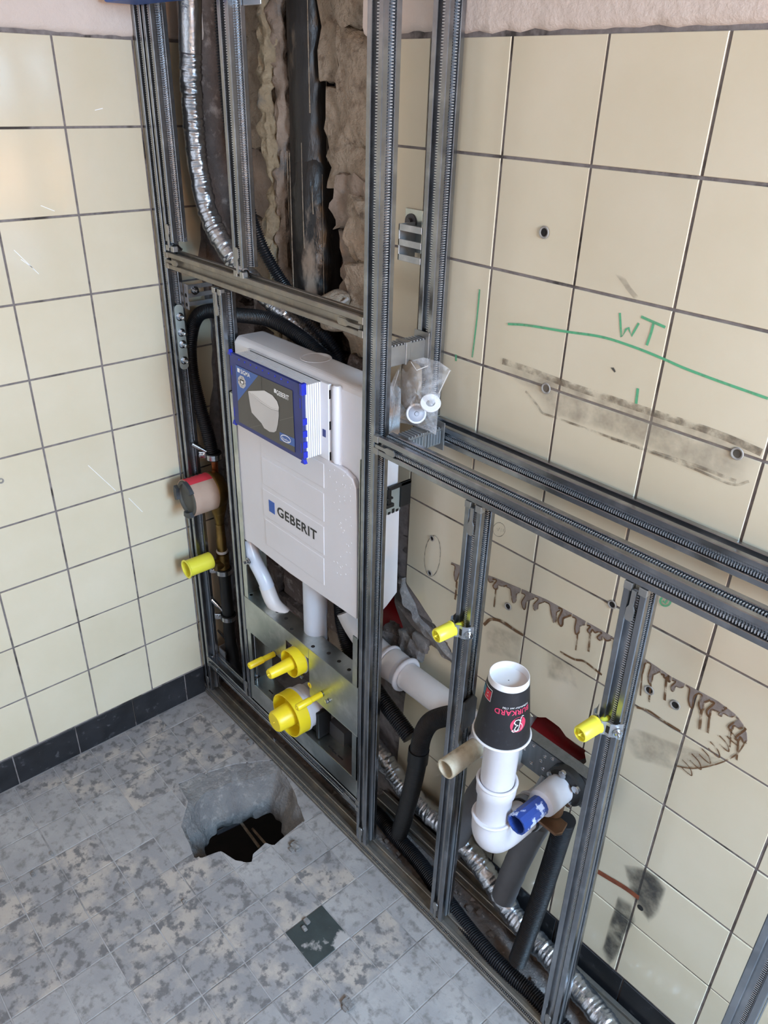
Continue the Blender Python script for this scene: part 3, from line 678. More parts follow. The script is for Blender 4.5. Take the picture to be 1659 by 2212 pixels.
def clip(parent, base, along, side, nrm, m='spacer_zinc', blocks=True, screw=False, length=.042):
    """end connector: two corner blocks and a paddle tongue lying in the slot. base = middle of the end edge on the face"""
    base, a, s_, n_ = Vector(base), Vector(along), Vector(side), Vector(nrm); mb = MB()
    if blocks:
        for k in (-1, 1): mb.obox(base + s_ * (k * .0105) - a * .0055 + n_ * (-.004), s_ * .0058, a * .0055, n_ * .0052)
    c = mb.build('connector', m, parent, bevel=.0006) if blocks else parent
    w0, w1 = .0028, .0056; pts = [(-w0, -.004), (w0, -.004), (w0, length * .45), (w1, length * .58), (w1, length * .94), (w1 * .5, length), (-w1 * .5, length), (-w1, length * .94), (-w1, length * .58), (-w0, length * .45)]
    MB().prism([base + s_ * q + a * r + n_ * .0006 for q, r in pts], n_ * .0022).build('tongue', m, c)
    if screw:
        q = base - a * .004 - n_ * .016; MB().lathe(q, a, [(-.007, .010), (-.004, .0115), (-.001, .008), (.004, .004), (.005, .001)], 14).build('clamp_bolt', 'zinc', c, smooth=40)
X, Y, Z = Vector((1, 0, 0)), Vector((0, 1, 0)), Vector((0, 0, 1)); YM = (YF + YBK) / 2
gs = 'upright profiles of the installation frame'; gr = 'horizontal profiles of the installation frame'
TOP = 2.45
# uprights
K = profile('upright_profile', 'tall galvanised upright profile standing against the left tiled wall', (.0255, YM, S), (.0255, YM, TOP), group=gs, tooth_lim=1.75)
clip(K, (.0255, YF, S), Z, X, -Y, blocks=False)
K2 = profile('upright_profile', 'short galvanised upright beside the wall, ending above the upper crossbar', (.0650, YM, 1.252), (.0650, YM, TOP), group=gs, tooth_lim=.5)
clip(K2, (.0650, YF, 1.2445), Z, X, -Y, screw=True)
MD = profile('upright_profile', 'galvanised upright in front of the brick chase, ending on the upper crossbar', (.3245, YM, 1.245), (.3245, YM, TOP), group=gs, tooth_lim=.5)
clip(MD, (.3245, YF, 1.238), Z, X, -Y, screw=True)
J = profile('upright_profile', 'upright profile between red labelled valve and white cistern, below the crossbar', (.2385, YM, .1545), (.2385, YM, 1.184), group=gs)
clip(J, (.2385, YF, 1.180), -Z, X, -Y); clip(J, (.2385, YF, .158), Z, X, -Y, blocks=False)
Mm = profile('upright_profile', 'full height upright profile right of the white cistern', (.6955, YM, S), (.6955, YM, TOP), group=gs, tooth_lim=1.75)
clip(Mm, (.6955, YF, S + .004), Z, X, -Y, blocks=False)
V = profile('upright_profile', 'rear upright profile fixed to the tiled wall above the plastic bag', (.7040, -.0225, 1.046), (.7040, -.0225, TOP), group=gs, tooth_lim=.75)
Nn = profile('upright_profile', 'low upright profile left of the upside-down coffee cup', (.9355, YM, S), (.9355, YM, .999), group=gs)
clip(Nn, (.9355, YF, .9985), -Z, X, -Y); clip(Nn, (.9355, YF, S + .004), Z, X, -Y, blocks=False)
Oo = profile('upright_profile', 'low upright profile right of the blue capped pipe', (1.2245, YM + .002, S), (1.2095, YM, .999), group=gs)
clip(Oo, (1.2095, YF, .9985), -Z, X, -Y); clip(Oo, (1.2245, YF, S + .004), Z, X, -Y, blocks=False)
Zz = profile('upright_profile', 'upright profile cut off at the lower right corner of the picture', (1.4955, -.1865, .001), (1.4955, -.1865, 1.0), group=gs)
# rails
U = profile('crossbar_profile', 'dusty upper crossbar profile between left wall and tall upright', (.0505, YM, 1.2125), (.669, YM, 1.2125), teeth=(), m='galv_dusty', group=gr)
clip(U, (.0505, YF, 1.2125), X, Z, -Y, m='galv_dusty'); clip(U, (.669, YF, 1.2125), -X, Z, -Y, m='galv_dusty', length=.05)
L2 = profile('crossbar_profile', 'low crossbar profile just above the floor under the white cistern', (.043, YM, .1365), (.678, YM, .1365), teeth=('-y',), group=gr)
clip(L2, (.046, YF, .1365), X, Z, -Y, screw=True); clip(L2, (.676, YF, .1365), -X, Z, -Y)
W = profile('crossbar_profile', 'front crossbar profile at hip height above the coffee cup', (.7215, YM, 1.0265), (1.95, YM, 1.0265), teeth=('-y', '+z'), group=gr, tooth_lim=.72)
clip(W, (.7215, YF, 1.0265), X, Z, -Y)
H = profile('crossbar_profile', 'rear crossbar profile along the tiled wall behind the front one', (.722, -.0225, 1.0285), (1.95, -.0225, 1.0285), teeth=('-y',), group=gr, tooth_lim=.72)
FR = profile('floor_profile', 'dusty floor profile running along the front of the frame', (.002, YM, .0165), (1.9, YM, .0165), teeth=('-y',), group=gr, m='galv_dusty', tooth_lim=1.25)
RR = profile('floor_profile', 'dusty floor profile running along the tiled back wall', (.62, -.0235, .0167), (1.9, -.0235, .0167), teeth=(), group=gr, m='galv_dusty')

# ---- spacer brackets between the front and the rear frame
def spacer(label, x0, x1, z0, z1, ribs='top', extra=True):
    t = thing('spacer_bracket', label, 'bracket', (x0, -.08, z0), 'spacer brackets between front and rear frame')
    y0, y1 = YBK + .0008, -.0405
    MB().box(x0, x1, y0, y1, z0, z1).build('arm', 'spacer_zinc', t, bevel=.0006)
    mb = MB(); n = 11
    for i in range(n):
        y = y0 + (y1 - y0) * (i + .5) / n
        mb.obox((((x0 + x1) / 2), y, z1 + .0012), X * (x1 - x0) * .46, Y * .0016, Z * .0014)
        mb.obox((x1 + .0010, y, (z0 + z1) / 2), X * .0012, Y * .0016, Z * (z1 - z0) * .40) if ribs == 'side' else None
    mb.build('rib', 'galv', t)
    MB().box(x0 - .002, x1 + .002, (y0 + y1) / 2 - .006, (y0 + y1) / 2 + .004, z0 - .002, z1 + .0032).build('sleeve', 'spacer_zinc', t, bevel=.0008)
    MB().box(x0 - .004, x1 + .008, -.0405, -.0390, z0 - .010, z1 + .012).build('end_plate', 'spacer_zinc', t, bevel=.0005)
spacer('upper toothed spacer bracket joining the two uprights above the plastic bag', .686, .7085, 1.150, 1.182)
spacer('lower toothed spacer bracket under the plastic bag beside the crossbars', .730, .757, 1.013, 1.041, 'side')

# wall anchor of the rear upright
t = thing('wall_bracket', 'cream and zinc slotted wall bracket beside the rear upright', 'bracket', (.66, -.003, 1.29))
p = PX(893, 500, y=-.003)
MB().box(p.x - .020, p.x + .020, -.0035, -.0012, p.z - .032, p.z + .034).build('base_plate', 'galv_bright', t, bevel=.0005)
MB().lathe((p.x - .006, -.0035, p.z + .014), -Y, [(0, .013), (.0018, .013), (.0018, .0065), (.008, .0065), (.008, .001)], 18).build('bolt', 'dark_grey_plastic', t, smooth=40)
MB().lathe((p.x - .008, -.0035, p.z - .016), -Y, [(0, .006), (.0004, .0055), (.0004, .001)], 14).build('slot', 'photo_line', t)
mb = MB(); xa = p.x + .004; mb.box(xa, xa + .0025, -.040, -.0036, p.z - .040, p.z + .016)
for k in range(3): mb.box(xa, .687, -.040, -.0375, p.z - .040 + k * .023, p.z - .030 + k * .023)
mb.build('angle', 'galv', t, bevel=.0004)

# angle bracket of the left upright, under the crossbar
t = thing('angle_bracket', 'slotted zinc angle bracket on the left wall under the upper crossbar', 'bracket', (.05, -.116, 1.12))
q0 = PX(400, 635, y=-.116)
MB().box(q0.x - .004, q0.x + .012, -.1168, -.1143, q0.z - .032, q0.z + .022).build('face_plate', 'galv', t, bevel=.0004)
mb = MB()
for k in range(3): mb.box(q0.x + .011, q0.x + .0135, -.1143, -.050, q0.z - .024 + k * .018, q0.z - .015 + k * .018)
mb.box(q0.x + .011, q0.x + .0135, -.056, -.050, q0.z - .024, q0.z + .021); mb.build('slotted_leg', 'galv', t)
MB().lathe((q0.x + .0135, -.10, q0.z + .008), X, [(0, .009), (.003, .009), (.003, .006), (.008, .006), (.008, .003), (.015, .003)], 12).build('bolt', 'zinc', t, smooth=40)
for k in (0, 1): MB().lathe((q0.x + .004, -.1168, q0.z - .002 - .020 * k), -Y, [(0, .0045), (.0003, .004), (.0003, .001)], 12).build('slot', 'hole_dark', t)

# joining strap with four bolts on the left upright
t = thing('joining_strap', 'rounded zinc strap with four bolts on the left upright', 'strap', (.0422, YM, .96))
zt, zb_ = 1.118, .972; xs = .0424
pts = [(xs, YM + .0105 * math.cos(a), zt - .0105 + .0105 * math.sin(a)) for a in [math.pi * i / 10 for i in range(11)]] + [(xs, YM + .0105 * math.cos(a), zb_ + .0105 + .0105 * math.sin(a)) for a in [math.pi + math.pi * i / 10 for i in range(11)]]
MB().prism(pts, (.0025, 0, 0)).build('strap_plate', 'zinc_matte', t, bevel=.0004)
for (u, v) in ((383, 685), (387, 719), (391, 744), (394, 779)):
    b = PX(u, v, x=xs + .0025); b = Vector((xs + .0025, YM, b.z))
    o = MB().lathe(b, X, [(0, .0090), (.0015, .0090)], 16).build('washer', 'zinc', t, smooth=40)
    MB().lathe(b, X, [(.0015, .0072), (.0065, .0072), (.0072, .006)], 6).build('nut', 'zinc', o)
    MB().lathe(b, X, [(.005, .0042), (.021, .0042), (.0215, .0030)], 12).build('bolt', 'zinc', o, smooth=40)

# blue box across the top of the uprights and a zinc tab
a0, a1 = PX(291, 8, y=-.156), PX(446, 3, y=-.156)
tag(MB().box(a0.x, a1.x, -.215, -.1505, a0.z - .002, a0.z + .075).build('blue_box', 'logo_blue', bevel=.004), 'blue box edge at the very top of the left uprights', 'box')
a0 = PX(552, 11, y=-.12)
o = MB().box(.3425, .392, -.122, -.1195, a0.z, a0.z + .06).build('zinc_tab', 'galv', bevel=.002); tag(o, 'small zinc tab at the top edge right of the chase upright', 'bracket')

# =================================================================== soil stack
t = thing('soil_stack', 'black tarred cast iron soil pipe running down the open chase', 'pipe', (.285, .055, .5))
MB().tube([(.283, .055, 2.3), (.283, .055, 1.9), (.283, .055, 1.5), (.283, .055, 1.40)], .0415, n=36, step=.01, rough=.0025, caps=False).build('pipe', 'tar', t, smooth=60)
MB().tube([(.283, .055, 1.415), (.288, .053, 1.37), (.292, .052, 1.30), (.295, .052, 1.15), (.297, .052, .95), (.297, .052, .5)], lambda q: .0415 + .009 * min(1, q * 14), n=36, step=.01, rough=.004, seed=3, caps=False).build('socket', 'tar', t, smooth=60)
mb = MB(); rr = random.Random(5)
for i in range(8):
    a = rr.uniform(-2.3, .2); z1 = rr.uniform(1.3, 1.9); z0 = z1 - rr.uniform(.05, .3); rad = .0419 if z0 > 1.41 else .0522; cxx, cyy = (.283, .055) if z0 > 1.41 else (.294, .0522)
    mb.tube([(cxx + rad * math.cos(a), cyy + rad * math.sin(a), z1), (cxx + rad * math.cos(a), cyy + rad * math.sin(a), (z0 + z1) / 2), (cxx + rad * math.cos(a + .02), cyy + rad * math.sin(a + .02), z0)], lambda q, w=rr.uniform(.0006, .0013): w * (.5 + q * .6), n=6, step=.03)
mb.build('drip', 'stone', t)
t = tag(MB().tube([PX(700, 655, y=-.01), PX(735, 655, y=-.015), PX(752, 645, y=-.01)], .003, n=8).build('grey_cable', 'grey_pipe', smooth=50), 'thin grey cable end beside the foot of the black soil pipe', 'cable')

# =================================================================== concealed cistern
t = thing('cistern', 'white concealed toilet cistern with blue framed box between the uprights', 'cistern', (.465, -.10, .6))
pts = [(-.134, .640), (-.134, 1.088), (-.126, 1.099), (-.062, 1.099), (-.048, 1.086), (-.046, .662), (-.072, .640)]
MB().prism([(.262, a, b) for a, b in pts], (.406, 0, 0)).build('tank', 'white_plastic', t, bevel=.006, segs=3)
o = MB().prism([(.6682, a, b) for a, b in [(-.128, .612), (-.128, .885), (-.0475, .868), (-.0445, .662), (-.072, .640)]], (.0022, 0, 0)).build('side_cover', 'white_plastic', t, bevel=.0008)
MB().lathe((.47, -.085, 1.0985), Z, [(0, .030), (.0012, .029), (.0012, .026), (.0004, .025), (.0004, .001)], 28).build('lid_emboss', 'white_plastic', t, smooth=40)
# front insulation panel
def c3(a, b): return (330 + a / 2.911, 950 + b / 2.911)
def c6(a, b): return (470 + a / 3.88, 680 + b / 3.88)
YP = -.146
panel = [(511, 903), (513, 960), (518, 1040), c3(566, 600), c3(575, 622), c3(597, 640), c3(618, 648), c3(860, 840), c3(1280, 1130), c3(1283, 800), c3(1283, 520), c3(1277, 310), c3(1252, 247), c3(1200, 195), c3(1130, 150), c3(1090, 120), (640, 960)]
fp = MB().prism([PX(u, v, y=YP) for u, v in panel], (0, .0115, 0)).build('front_panel', 'eps_panel', t, bevel=.0022, segs=2)
for quad in (((362, 1000), (893, 1205), (893, 1448), (366, 1150)), ((370, 1190), (893, 1497), (893, 1730), (378, 1415)), ((381, 1452), (893, 1780), (895, 2000), (388, 1688)), ((401, 1710), (893, 2040), (896, 2262), (410, 1925))):
    P = [PX(*c6(a, b), y=YP) for a, b in quad]; x0, x1 = (P[0].x + P[3].x) / 2, (P[1].x + P[2].x) / 2; z1, z0 = (P[0].z + P[1].z) / 2, (P[2].z + P[3].z) / 2
    MB().box(x0, x1, YP - .0010, YP + .002, z0, z1).build('raised_field', 'eps_panel', fp, bevel=.0009)
mb = MB(); rr = random.Random(2)
for i in range(46):
    u, v = c6(rr.uniform(930, 1130), rr.uniform(1280, 2180)); mb.lathe(PX(u, v, y=YP), -Y, [(0, .0016), (.0005, .0010), (.0006, .0002)], 6, False, True)
stuff(mb.build('bead_dots', 'eps_panel', fp))
g0, g1 = PX(*c6(500, 1690), y=YP - .0014), PX(*c6(832, 1888), y=YP - .0014)
flat_text('GEBERIT', .0305, (g0.x, YP - .0014, (g0.z + g1.z) / 2 + .001), X, Z, 'print_black', 'lettering', fp, thick=.0007, width=g1.x - g0.x)
a, b = PX(*c6(433, 1556), y=YP), PX(*c6(484, 1664), y=YP)
MB().box(a.x, b.x, YP - .0015, YP - .0008, (a.z + b.z) / 2 - .0135, (a.z + b.z) / 2 + .0135).build('logo_square', 'logo_blue', fp)
# access box with bellows and printed cover
MB().box(.318, .608, -.1405, -.130, .938, 1.090).build('neck', 'white_plastic', t, bevel=.004)
MB().lathe((.6005, -.139, .948), Z, [(0, .006), (.004, .0085), (.142, .0085), (.146, .006)], 14).build('neck_bar', 'white_plastic', t, smooth=50)
fl = MB().box(.3315, .587, -.1475, -.1400, .949, 1.0935).build('flange', 'white_plastic', t, bevel=.0012)
for z in (.958, 1.017, 1.075): MB().box(.5868, .5874, -.1460, -.1425, z - .008, z + .008).build('slot', 'hole_dark', fl)
MB().box(.5700, .5785, -.1482, -.1473, .9925, 1.0065).build('sticker', 'blue_plastic', fl)
MB().box(.345, .565, -.1482, -.1476, 1.0925, 1.0938).build('gap_shade_strip', 'charcoal_plastic', fl)  # dark strip laid on the flange as the shadow of the gap
bl = MB()
for k in range(8):
    y0 = -.1475 - k * .0047; bl.box(.340, .5650, y0 - .0034, y0, .955, 1.0925); bl.box(.3425, .5620, y0 - .0047, y0 - .0034, .957, 1.0900)
bl.build('bellows', 'white_plastic', t, bevel=.0005)
YB = -.1905
fr = MB().box(.3385, .5685, YB + .0005, YB + .0075, .9535, 1.0965).build('cover_frame', 'blue_plastic', t, bevel=.0008)
for z in (.966, .985, 1.006, 1.029): MB().box(.5680, .5705, YB - .0002, YB + .009, z - .006, z + .006).build('snap_tab', 'blue_edge', fr, bevel=.0005)
MB().box(.5635, .5705, YB - .0012, YB + .009, 1.078, 1.0985).build('snap_tab', 'blue_edge', fr, bevel=.0005)
for i in range(9): MB().lathe((.372 + i * .0195, YB + .0004, 1.0905), -Y, [(0, .0022), (.0015, .0004)], 6).build('stud', 'blue_edge', fr)
for x, z in ((.3390, 1.0960), (.3395, .9545), (.5665, .9535)): MB().prism([(x - .006, YB - .0005, z - .004), (x + .006, YB - .0005, z - .004), (x, YB - .0005, z + .006)], (0, .007, 0)).build('corner_tip', 'blue_edge', fr)
for x in (.3425, .5625):
    for z in (.978, 1.062): MB().box(x - .0012, x + .0012, YB + .0001, YB + .002, z - .009, z + .009).build('slot', 'blue_edge', fr)
def bp(a, b, k=0): return PX(480 + a / 5.184, 680 + b / 5.184, y=YB - .0001 - .00025 * k)
def fpoly(pts, m, name, k):
    P = [bp(a, b, k) for a, b in pts]; return MB().add(P, [tuple(q) for q in tessellate_polygon([P])]).build(name, m, fr)
ph = fpoly([(150, 560), (785, 850), (815, 1545), (190, 1198)], 'photo_grey', 'cover_print', 1)
for nm, mt, pts, k in (('print_line', 'photo_dark', [(432, 690), (438, 690), (444, 846), (438, 846)], 2), ('print_line', 'photo_line', [(310, 1262), (440, 1230), (440, 1234), (310, 1267)], 2), ('print_line', 'photo_line', [(640, 1180), (800, 1140), (800, 1145), (640, 1185)], 2),
        ('print_triangle', 'blue_print', [(150, 560), (402, 682), (175, 965)], 2), ('print_corner', 'blue_print', [(643, 1312), (810, 1387), (814, 1480), (645, 1405)], 2),
        ('print_bowl', 'photo_bowl', [(290, 858), (330, 890), (430, 985), (550, 1060), (632, 1080), (634, 1130), (622, 1230), (605, 1300), (580, 1316), (530, 1310), (505, 1292), (470, 1270), (440, 1215), (330, 1095), (312, 1010)], 3),
        ('print_lid', 'photo_bowl_light', [(290, 855), (470, 848), (560, 900), (615, 970), (635, 1038), (630, 1076), (550, 1057), (430, 982), (330, 890)], 4), ('print_seat_line', 'photo_bowl', [(335, 880), (435, 962), (552, 1040), (630, 1058), (630, 1063), (550, 1046), (430, 968), (332, 885)], 5),
        ('print_square', 'print_white', [(580, 826), (603, 836), (603, 880), (580, 868)], 3), ('print_square', 'print_white', [(168, 592), (196, 605), (196, 650), (170, 636)], 3)):
    fpoly(pts, mt, nm, k)
fpoly([(220 + 46 * math.cos(a) + 0 * math.sin(a), 752 + 22 * math.cos(a) + 72 * math.sin(a)) for a in [i * math.pi / 4 + .39 for i in range(8)]], 'photo_bowl', 'print_badge', 3)
fpoly([(197, 715), (243, 735), (240, 785), (200, 765)], 'photo_dark', 'print_badge_screen', 4); fpoly([(207, 735), (236, 748), (232, 775), (212, 765)], 'print_white', 'print_badge_bowl', 5)
for d in ((0, -40), (0, 40), (-34, -14), (34, 14)): fpoly([(220 + d[0] - 6, 752 + d[1] - 2), (220 + d[0] + 6, 752 + d[1] + 4), (220 + d[0], 752 + d[1] - 14 if d[1] < 0 else 752 + d[1] + 12)], 'photo_dark', 'print_arrow', 4)
mb = MB(); oval = [(711 + 54 * math.cos(a) * (1 if abs(math.cos(a)) < .95 else 1), 1390 + 24 * math.cos(a) + 36 * math.sin(a)) for a in [i * math.pi / 12 for i in range(25)]]
ribbon(mb, [bp(a, b, 3) for a, b in oval], .0016, -Y).build('print_oval', 'print_white', fr)
def on_cover(s, a, b, wpx, size, m='print_white', th=.0):
    p0, p1 = bp(a[0], a[1], 3), bp(b[0], b[1], 3); flat_text(s, size, (p0.x, p0.y, p0.z), X, Z, m, 'lettering', fr, thick=th, width=p1.x - p0.x)
on_cover('SIGMA', (206, 655), (312, 700), 0, .0115, th=.00022); on_cover('GEBERIT', (606, 892), (746, 940), 0, .0125, th=.0003); on_cover('Rimfree', (670, 1390), (755, 1425), 0, .0070)
# black clip with zinc plate on the right of the tank
ck = MB().box(.6705, .6725, -.100, -.047, .852, .905).build('clip_plate', 'zinc_matte', t, bevel=.0005)
mb = MB(); mb.box(.671, .676, -.050, -.024, .858, .909); mb.box(.671, .676, -.080, -.024, .901, .909); mb.box(.6725, .677, -.082, -.074, .872, .905); mb.box(.6725, .679, -.087, -.068, .868, .875); mb.box(.6725, .678, -.085, -.070, .884, .888); mb.build('latch', 'black_rubber', ck, bevel=.0012)
mb = MB()
for k in range(5): mb.box(.6722, .6732, -.098 + k * .010, -.092 + k * .010, .851, .856 + (k % 2) * .004)
mb.build('latch_teeth', 'black_rubber', ck)

# =================================================================== toilet mounting frame below the cistern
t = thing('toilet_support', 'galvanised sheet metal toilet mounting frame under the cistern', 'metal frame', (.465, -.12, .155))
mb = MB(); mb.box(.2575, .2595, -.149, -.092, .157, .985); mb.box(.2575, .275, -.149, -.147, .212, .985); mb.box(.2575, .276, -.094, -.092, .157, .985); mb.build('side_rail', 'galv_bright', t)
mb = MB(); mb.box(.6745, .6765, -.149, -.092, .157, .985); mb.box(.660, .6765, -.149, -.147, .212, .60); mb.build('side_rail', 'galv_bright', t)
tv = MB(); ZT = .477
tv.box(.2575, .678, -.150, -.101, ZT - .0018, ZT); tv.box(.2575, .425, -.150, -.1482, .378, ZT); tv.box(.425, .512, -.150, -.1482, .447, ZT); tv.box(.512, .678, -.150, -.1482, .345, ZT); tv.box(.512, .678, -.150, -.135, .343, .345)
tv = tv.build('upper_traverse', 'galv_bright', t, bevel=.0009)
def c4(a, b): return (420 + a / 3.456, 1280 + b / 3.456)
for a, b in ((555, 92), (620, 142), (685, 193), (726, 273), (885, 402), (1003, 452), (1080, 513), (1155, 576)):
    p = PX(*c4(a, b), z=ZT); MB().lathe(p, Z, [(0, .0046), (.0003, .0042), (.0002, .0036)], 12).build('hole', 'hole_dark', tv)
lt = MB(); ZL = .2115; lt.box(.2575, .678, -.1485, -.096, ZL - .0018, ZL); lt.box(.2575, .678, -.1485, -.1467, .158, ZL); lt = lt.build('lower_traverse', 'galv_bright', t, bevel=.0009)
for a, b in ((572, 742), (1020, 1160), (1090, 1232), (1040, 1190)):
    p = PX(*c4(a, b), z=ZL); MB().box(p.x - .009, p.x + .009, p.y - .0016, p.y + .0016, ZL - .0005, ZL + .0003).build('slot', 'hole_dark', lt)
p = PX(*c4(860, 692), y=-.150); st = MB().lathe(p, -Y, [(0, .0068), (.0003, .0066), (.0003, .0005)], 20).build('warning_sticker', 'yellow', tv)
MB().prism([p + Vector((a, -.0004, b)) for a, b in ((.0008, .005), (-.0018, .0002), (-.0002, .0002), (-.0012, -.005), (.0020, .0006), (.0002, .0006), (.0018, .005))], (0, -.0002, 0)).build('lightning', 'sticker_red', st)
p = PX(545, 1395, y=-.14); MB().cyl((.2660, -.135, .16), (.2660, -.135, .477), .0042, n=10).build('threaded_rod', 'zinc', t, smooth=40)
for z in (.20, .226, .39, .63): MB().lathe((.2660, -.135, z), Z, [(0, .0085), (.006, .0085)], 6).build('nut', 'zinc', t)
p = PX(537, 1212, y=-.147); MB().lathe(p, -Y, [(0, .009), (.002, .009), (.002, .0065), (.007, .0065), (.007, .0035), (.014, .0035)], 10).build('bolt', 'zinc', t, smooth=40)
for q in (c4(605, 1095), c4(805, 625), c4(993, 810)):
    p = PX(*q, y=-.151); MB().lathe(p, -Y, [(0, .005), (.004, .005), (.0045, .003)], 10).build('bolt', 'zinc', t, smooth=40)

XA = .470
tag(MB().lathe((XA, -.098, .455), Z, [(0, .0265), (.20, .0265)], 28, True, True).build('flush_pipe', 'translucent', smooth=50), 'vertical white flush pipe under the cistern', 'pipe')
p = PX(652, 1422, x=XA); q = PX(588, 1452, x=XA); zf = (p.z + q.z) / 2
t = thing('flush_connector', 'white flush outlet with small yellow protective cup and stub', 'pipe cap', (XA, -.16, zf - .035))
MB().lathe((XA, -.118, zf), -Y, [(0, .028), (.016, .028), (.020, .0338), (abs(p.y) - .110, .0342), (abs(p.y) - .109, .030)], 28).build('outlet', 'translucent', t, smooth=50)
MB().lathe((XA, p.y - .008, zf), -Y, [(0, .0328), (.026, .0328), (.026, .0308), (.005, .0308), (.005, .001)], 28).build('cup', 'yellow', t, smooth=40)
MB().lathe((XA, p.y - .011, zf), -Y, [(0, .0155), (.02, .0145), (abs(q.y - p.y) - .006, .0120), (abs(q.y - p.y) - .002, .010), (abs(q.y - p.y) - .002, .002), (abs(q.y - p.y) + .002, .0005)], 20).build('stub', 'yellow', t, smooth=40)
p = PX(672, 1522, x=XA); f1 = PX(620, 1541, x=XA); q = PX(594, 1558, x=XA); zd = (p.z + f1.z + q.z) / 3
t = thing('drain_connector', 'wide white drain socket with large yellow cap and stub', 'pipe cap', (XA, -.16, zd - .06))
MB().lathe((XA, -.105, zd), -Y, [(0, .046), (.02, .046), (.022, .051), (.05, .051), (.052, .0545), (abs(f1.y) - .105 - .034, .0545), (abs(f1.y) - .105 - .033, .052)], 36).build('socket', 'white_pipe', t, smooth=40)
MB().lathe((XA, f1.y + .034, zd), -Y, [(0, .0535), (.036, .0535), (.036, .0508), (.005, .0508), (.005, .001)], 36).build('cup', 'yellow', t, smooth=40)
MB().lathe((XA, f1.y + .030, zd), -Y, [(0, .029), (.02, .0275), (f1.y - q.y + .028, .0255), (f1.y - q.y + .032, .0225), (f1.y - q.y + .032, .0012), (f1.y - q.y + .035, .0004)], 28).build('stub', 'yellow', t, smooth=40)
mb = MB(); mb.box(XA - .035, XA + .045, -.13, -.10, .213, .25); mb.box(XA + .048, XA + .058, -.14, -.10, .213, .29); mb.build('bracket', 'black_rubber', t, bevel=.003)
p = PX(742, 1592, y=-.085)
tag(MB().lump((p.x, -.082, p.z + .004), (.058, .05, .085), 1, 6, .0, 1, .78).build('drain_elbow', 'dark_grey_plastic', smooth=60), 'dark grey rounded drain elbow behind the lower metal traverse', 'pipe')
for (u, v, tu, tv_, lab) in ((592, 1411, 538, 1441, 'left yellow capped threaded rod on the metal traverse'), (694, 1499, 641, 1530, 'right yellow capped threaded rod above the large drain cap')):
    a = PX(u, v, y=-.1515); b = PX(tu, tv_, x=a.x); L = a.y - b.y; zc = (a.z + b.z) / 2
    t = thing('threaded_rod', lab, 'rod', (a.x, a.y, zc)); MB().lathe((a.x, a.y + .02, zc), -Y, [(0, .005), (.022, .005)], 10).build('rod', 'zinc', t, smooth=40)
    MB().lathe((a.x, a.y, zc), -Y, [(0, .0068), (L * .45, .0068), (L * .47, .0082), (L * .97, .0082), (L, .0066), (L, .0015), (L + .002, .0003)], 14).build('cap', 'yellow', t, smooth=40)
# white flexible supply hose
t = thing('supply_hose', 'white flexible hose curving down from the cistern corner', 'hose', (.33, -.12, .47))
MB().tube([PX(536, 1165, y=-.128), PX(548, 1205, y=-.128), PX(568, 1245, y=-.126), PX(578, 1268, y=-.122)], .0165, n=18).build('sleeve', 'translucent', t, smooth=60)
MB().tube([PX(574, 1262, y=-.122), PX(592, 1305, y=-.118), PX(618, 1330, y=-.108), PX(644, 1355, y=-.092), PX(655, 1385, y=-.085)], .0172, n=18, rough=.001).build('hose', 'pvc_white', t, smooth=60)

# =================================================================== left plumbing
def corr(name, label, pts, r, m='conduit', pitch=.0046, amp=.0028, group=None, cat='hose', n=18):
    return tag(MB().tube(pts, r, n=n, pitch=pitch, amp=amp).build(name, m, smooth=32), label, cat, group)
gh = 'black corrugated conduits'
corr('corrugated_conduit', 'black corrugated conduit bending over the cistern and down beside the left upright', [PX(720, 790, y=-.02), PX(690, 765, y=-.024), PX(640, 722, y=-.030), PX(580, 690, y=-.048), PX(510, 680, y=-.062), PX(450, 672, y=-.083), PX(422, 690, y=-.095), PX(411, 740, y=-.104), PX(414, 800, y=-.106), PX(430, 870, y=-.104), PX(447, 930, y=-.100), PX(458, 975, y=-.097), PX(461, 990, y=-.096)], .0155, group=gh)
corr('corrugated_conduit', 'black corrugated conduit passing behind the chase upright to the cistern back', [PX(478, -60, y=-.075), PX(478, 40, y=-.07), PX(488, 200, y=-.065), PX(505, 330, y=-.06), PX(535, 440, y=-.052), PX(565, 530, y=-.045), PX(610, 610, y=-.025), PX(660, 680, y=-.014), PX(715, 745, y=.016), PX(745, 800, y=.03)], .0125, group=gh)
t = thing('insulated_pipe', 'silver foil wrapped pipe curving down the chase behind the crossbar', 'pipe', PX(700, 790, y=-.02))
MB().tube([PX(411, 100, y=-.076), PX(413, 180, y=-.076), PX(418, 270, y=-.075), PX(430, 370, y=-.072), PX(452, 465, y=-.066), PX(490, 540, y=-.058), PX(550, 612, y=-.040), PX(620, 685, y=-.012), PX(690, 755, y=.008), PX(730, 800, y=.02)], .0205, n=30, step=.0018, rough=.0014, ripple=(190, .0026)).build('foil_wrap', 'foil', t, smooth=70)
MB().tube([PX(408, -90, y=-.076), PX(410, 0, y=-.076), PX(411, 112, y=-.076)], .0215, n=26, step=.01, rough=.0008).build('collar', 'foil', t, smooth=70)

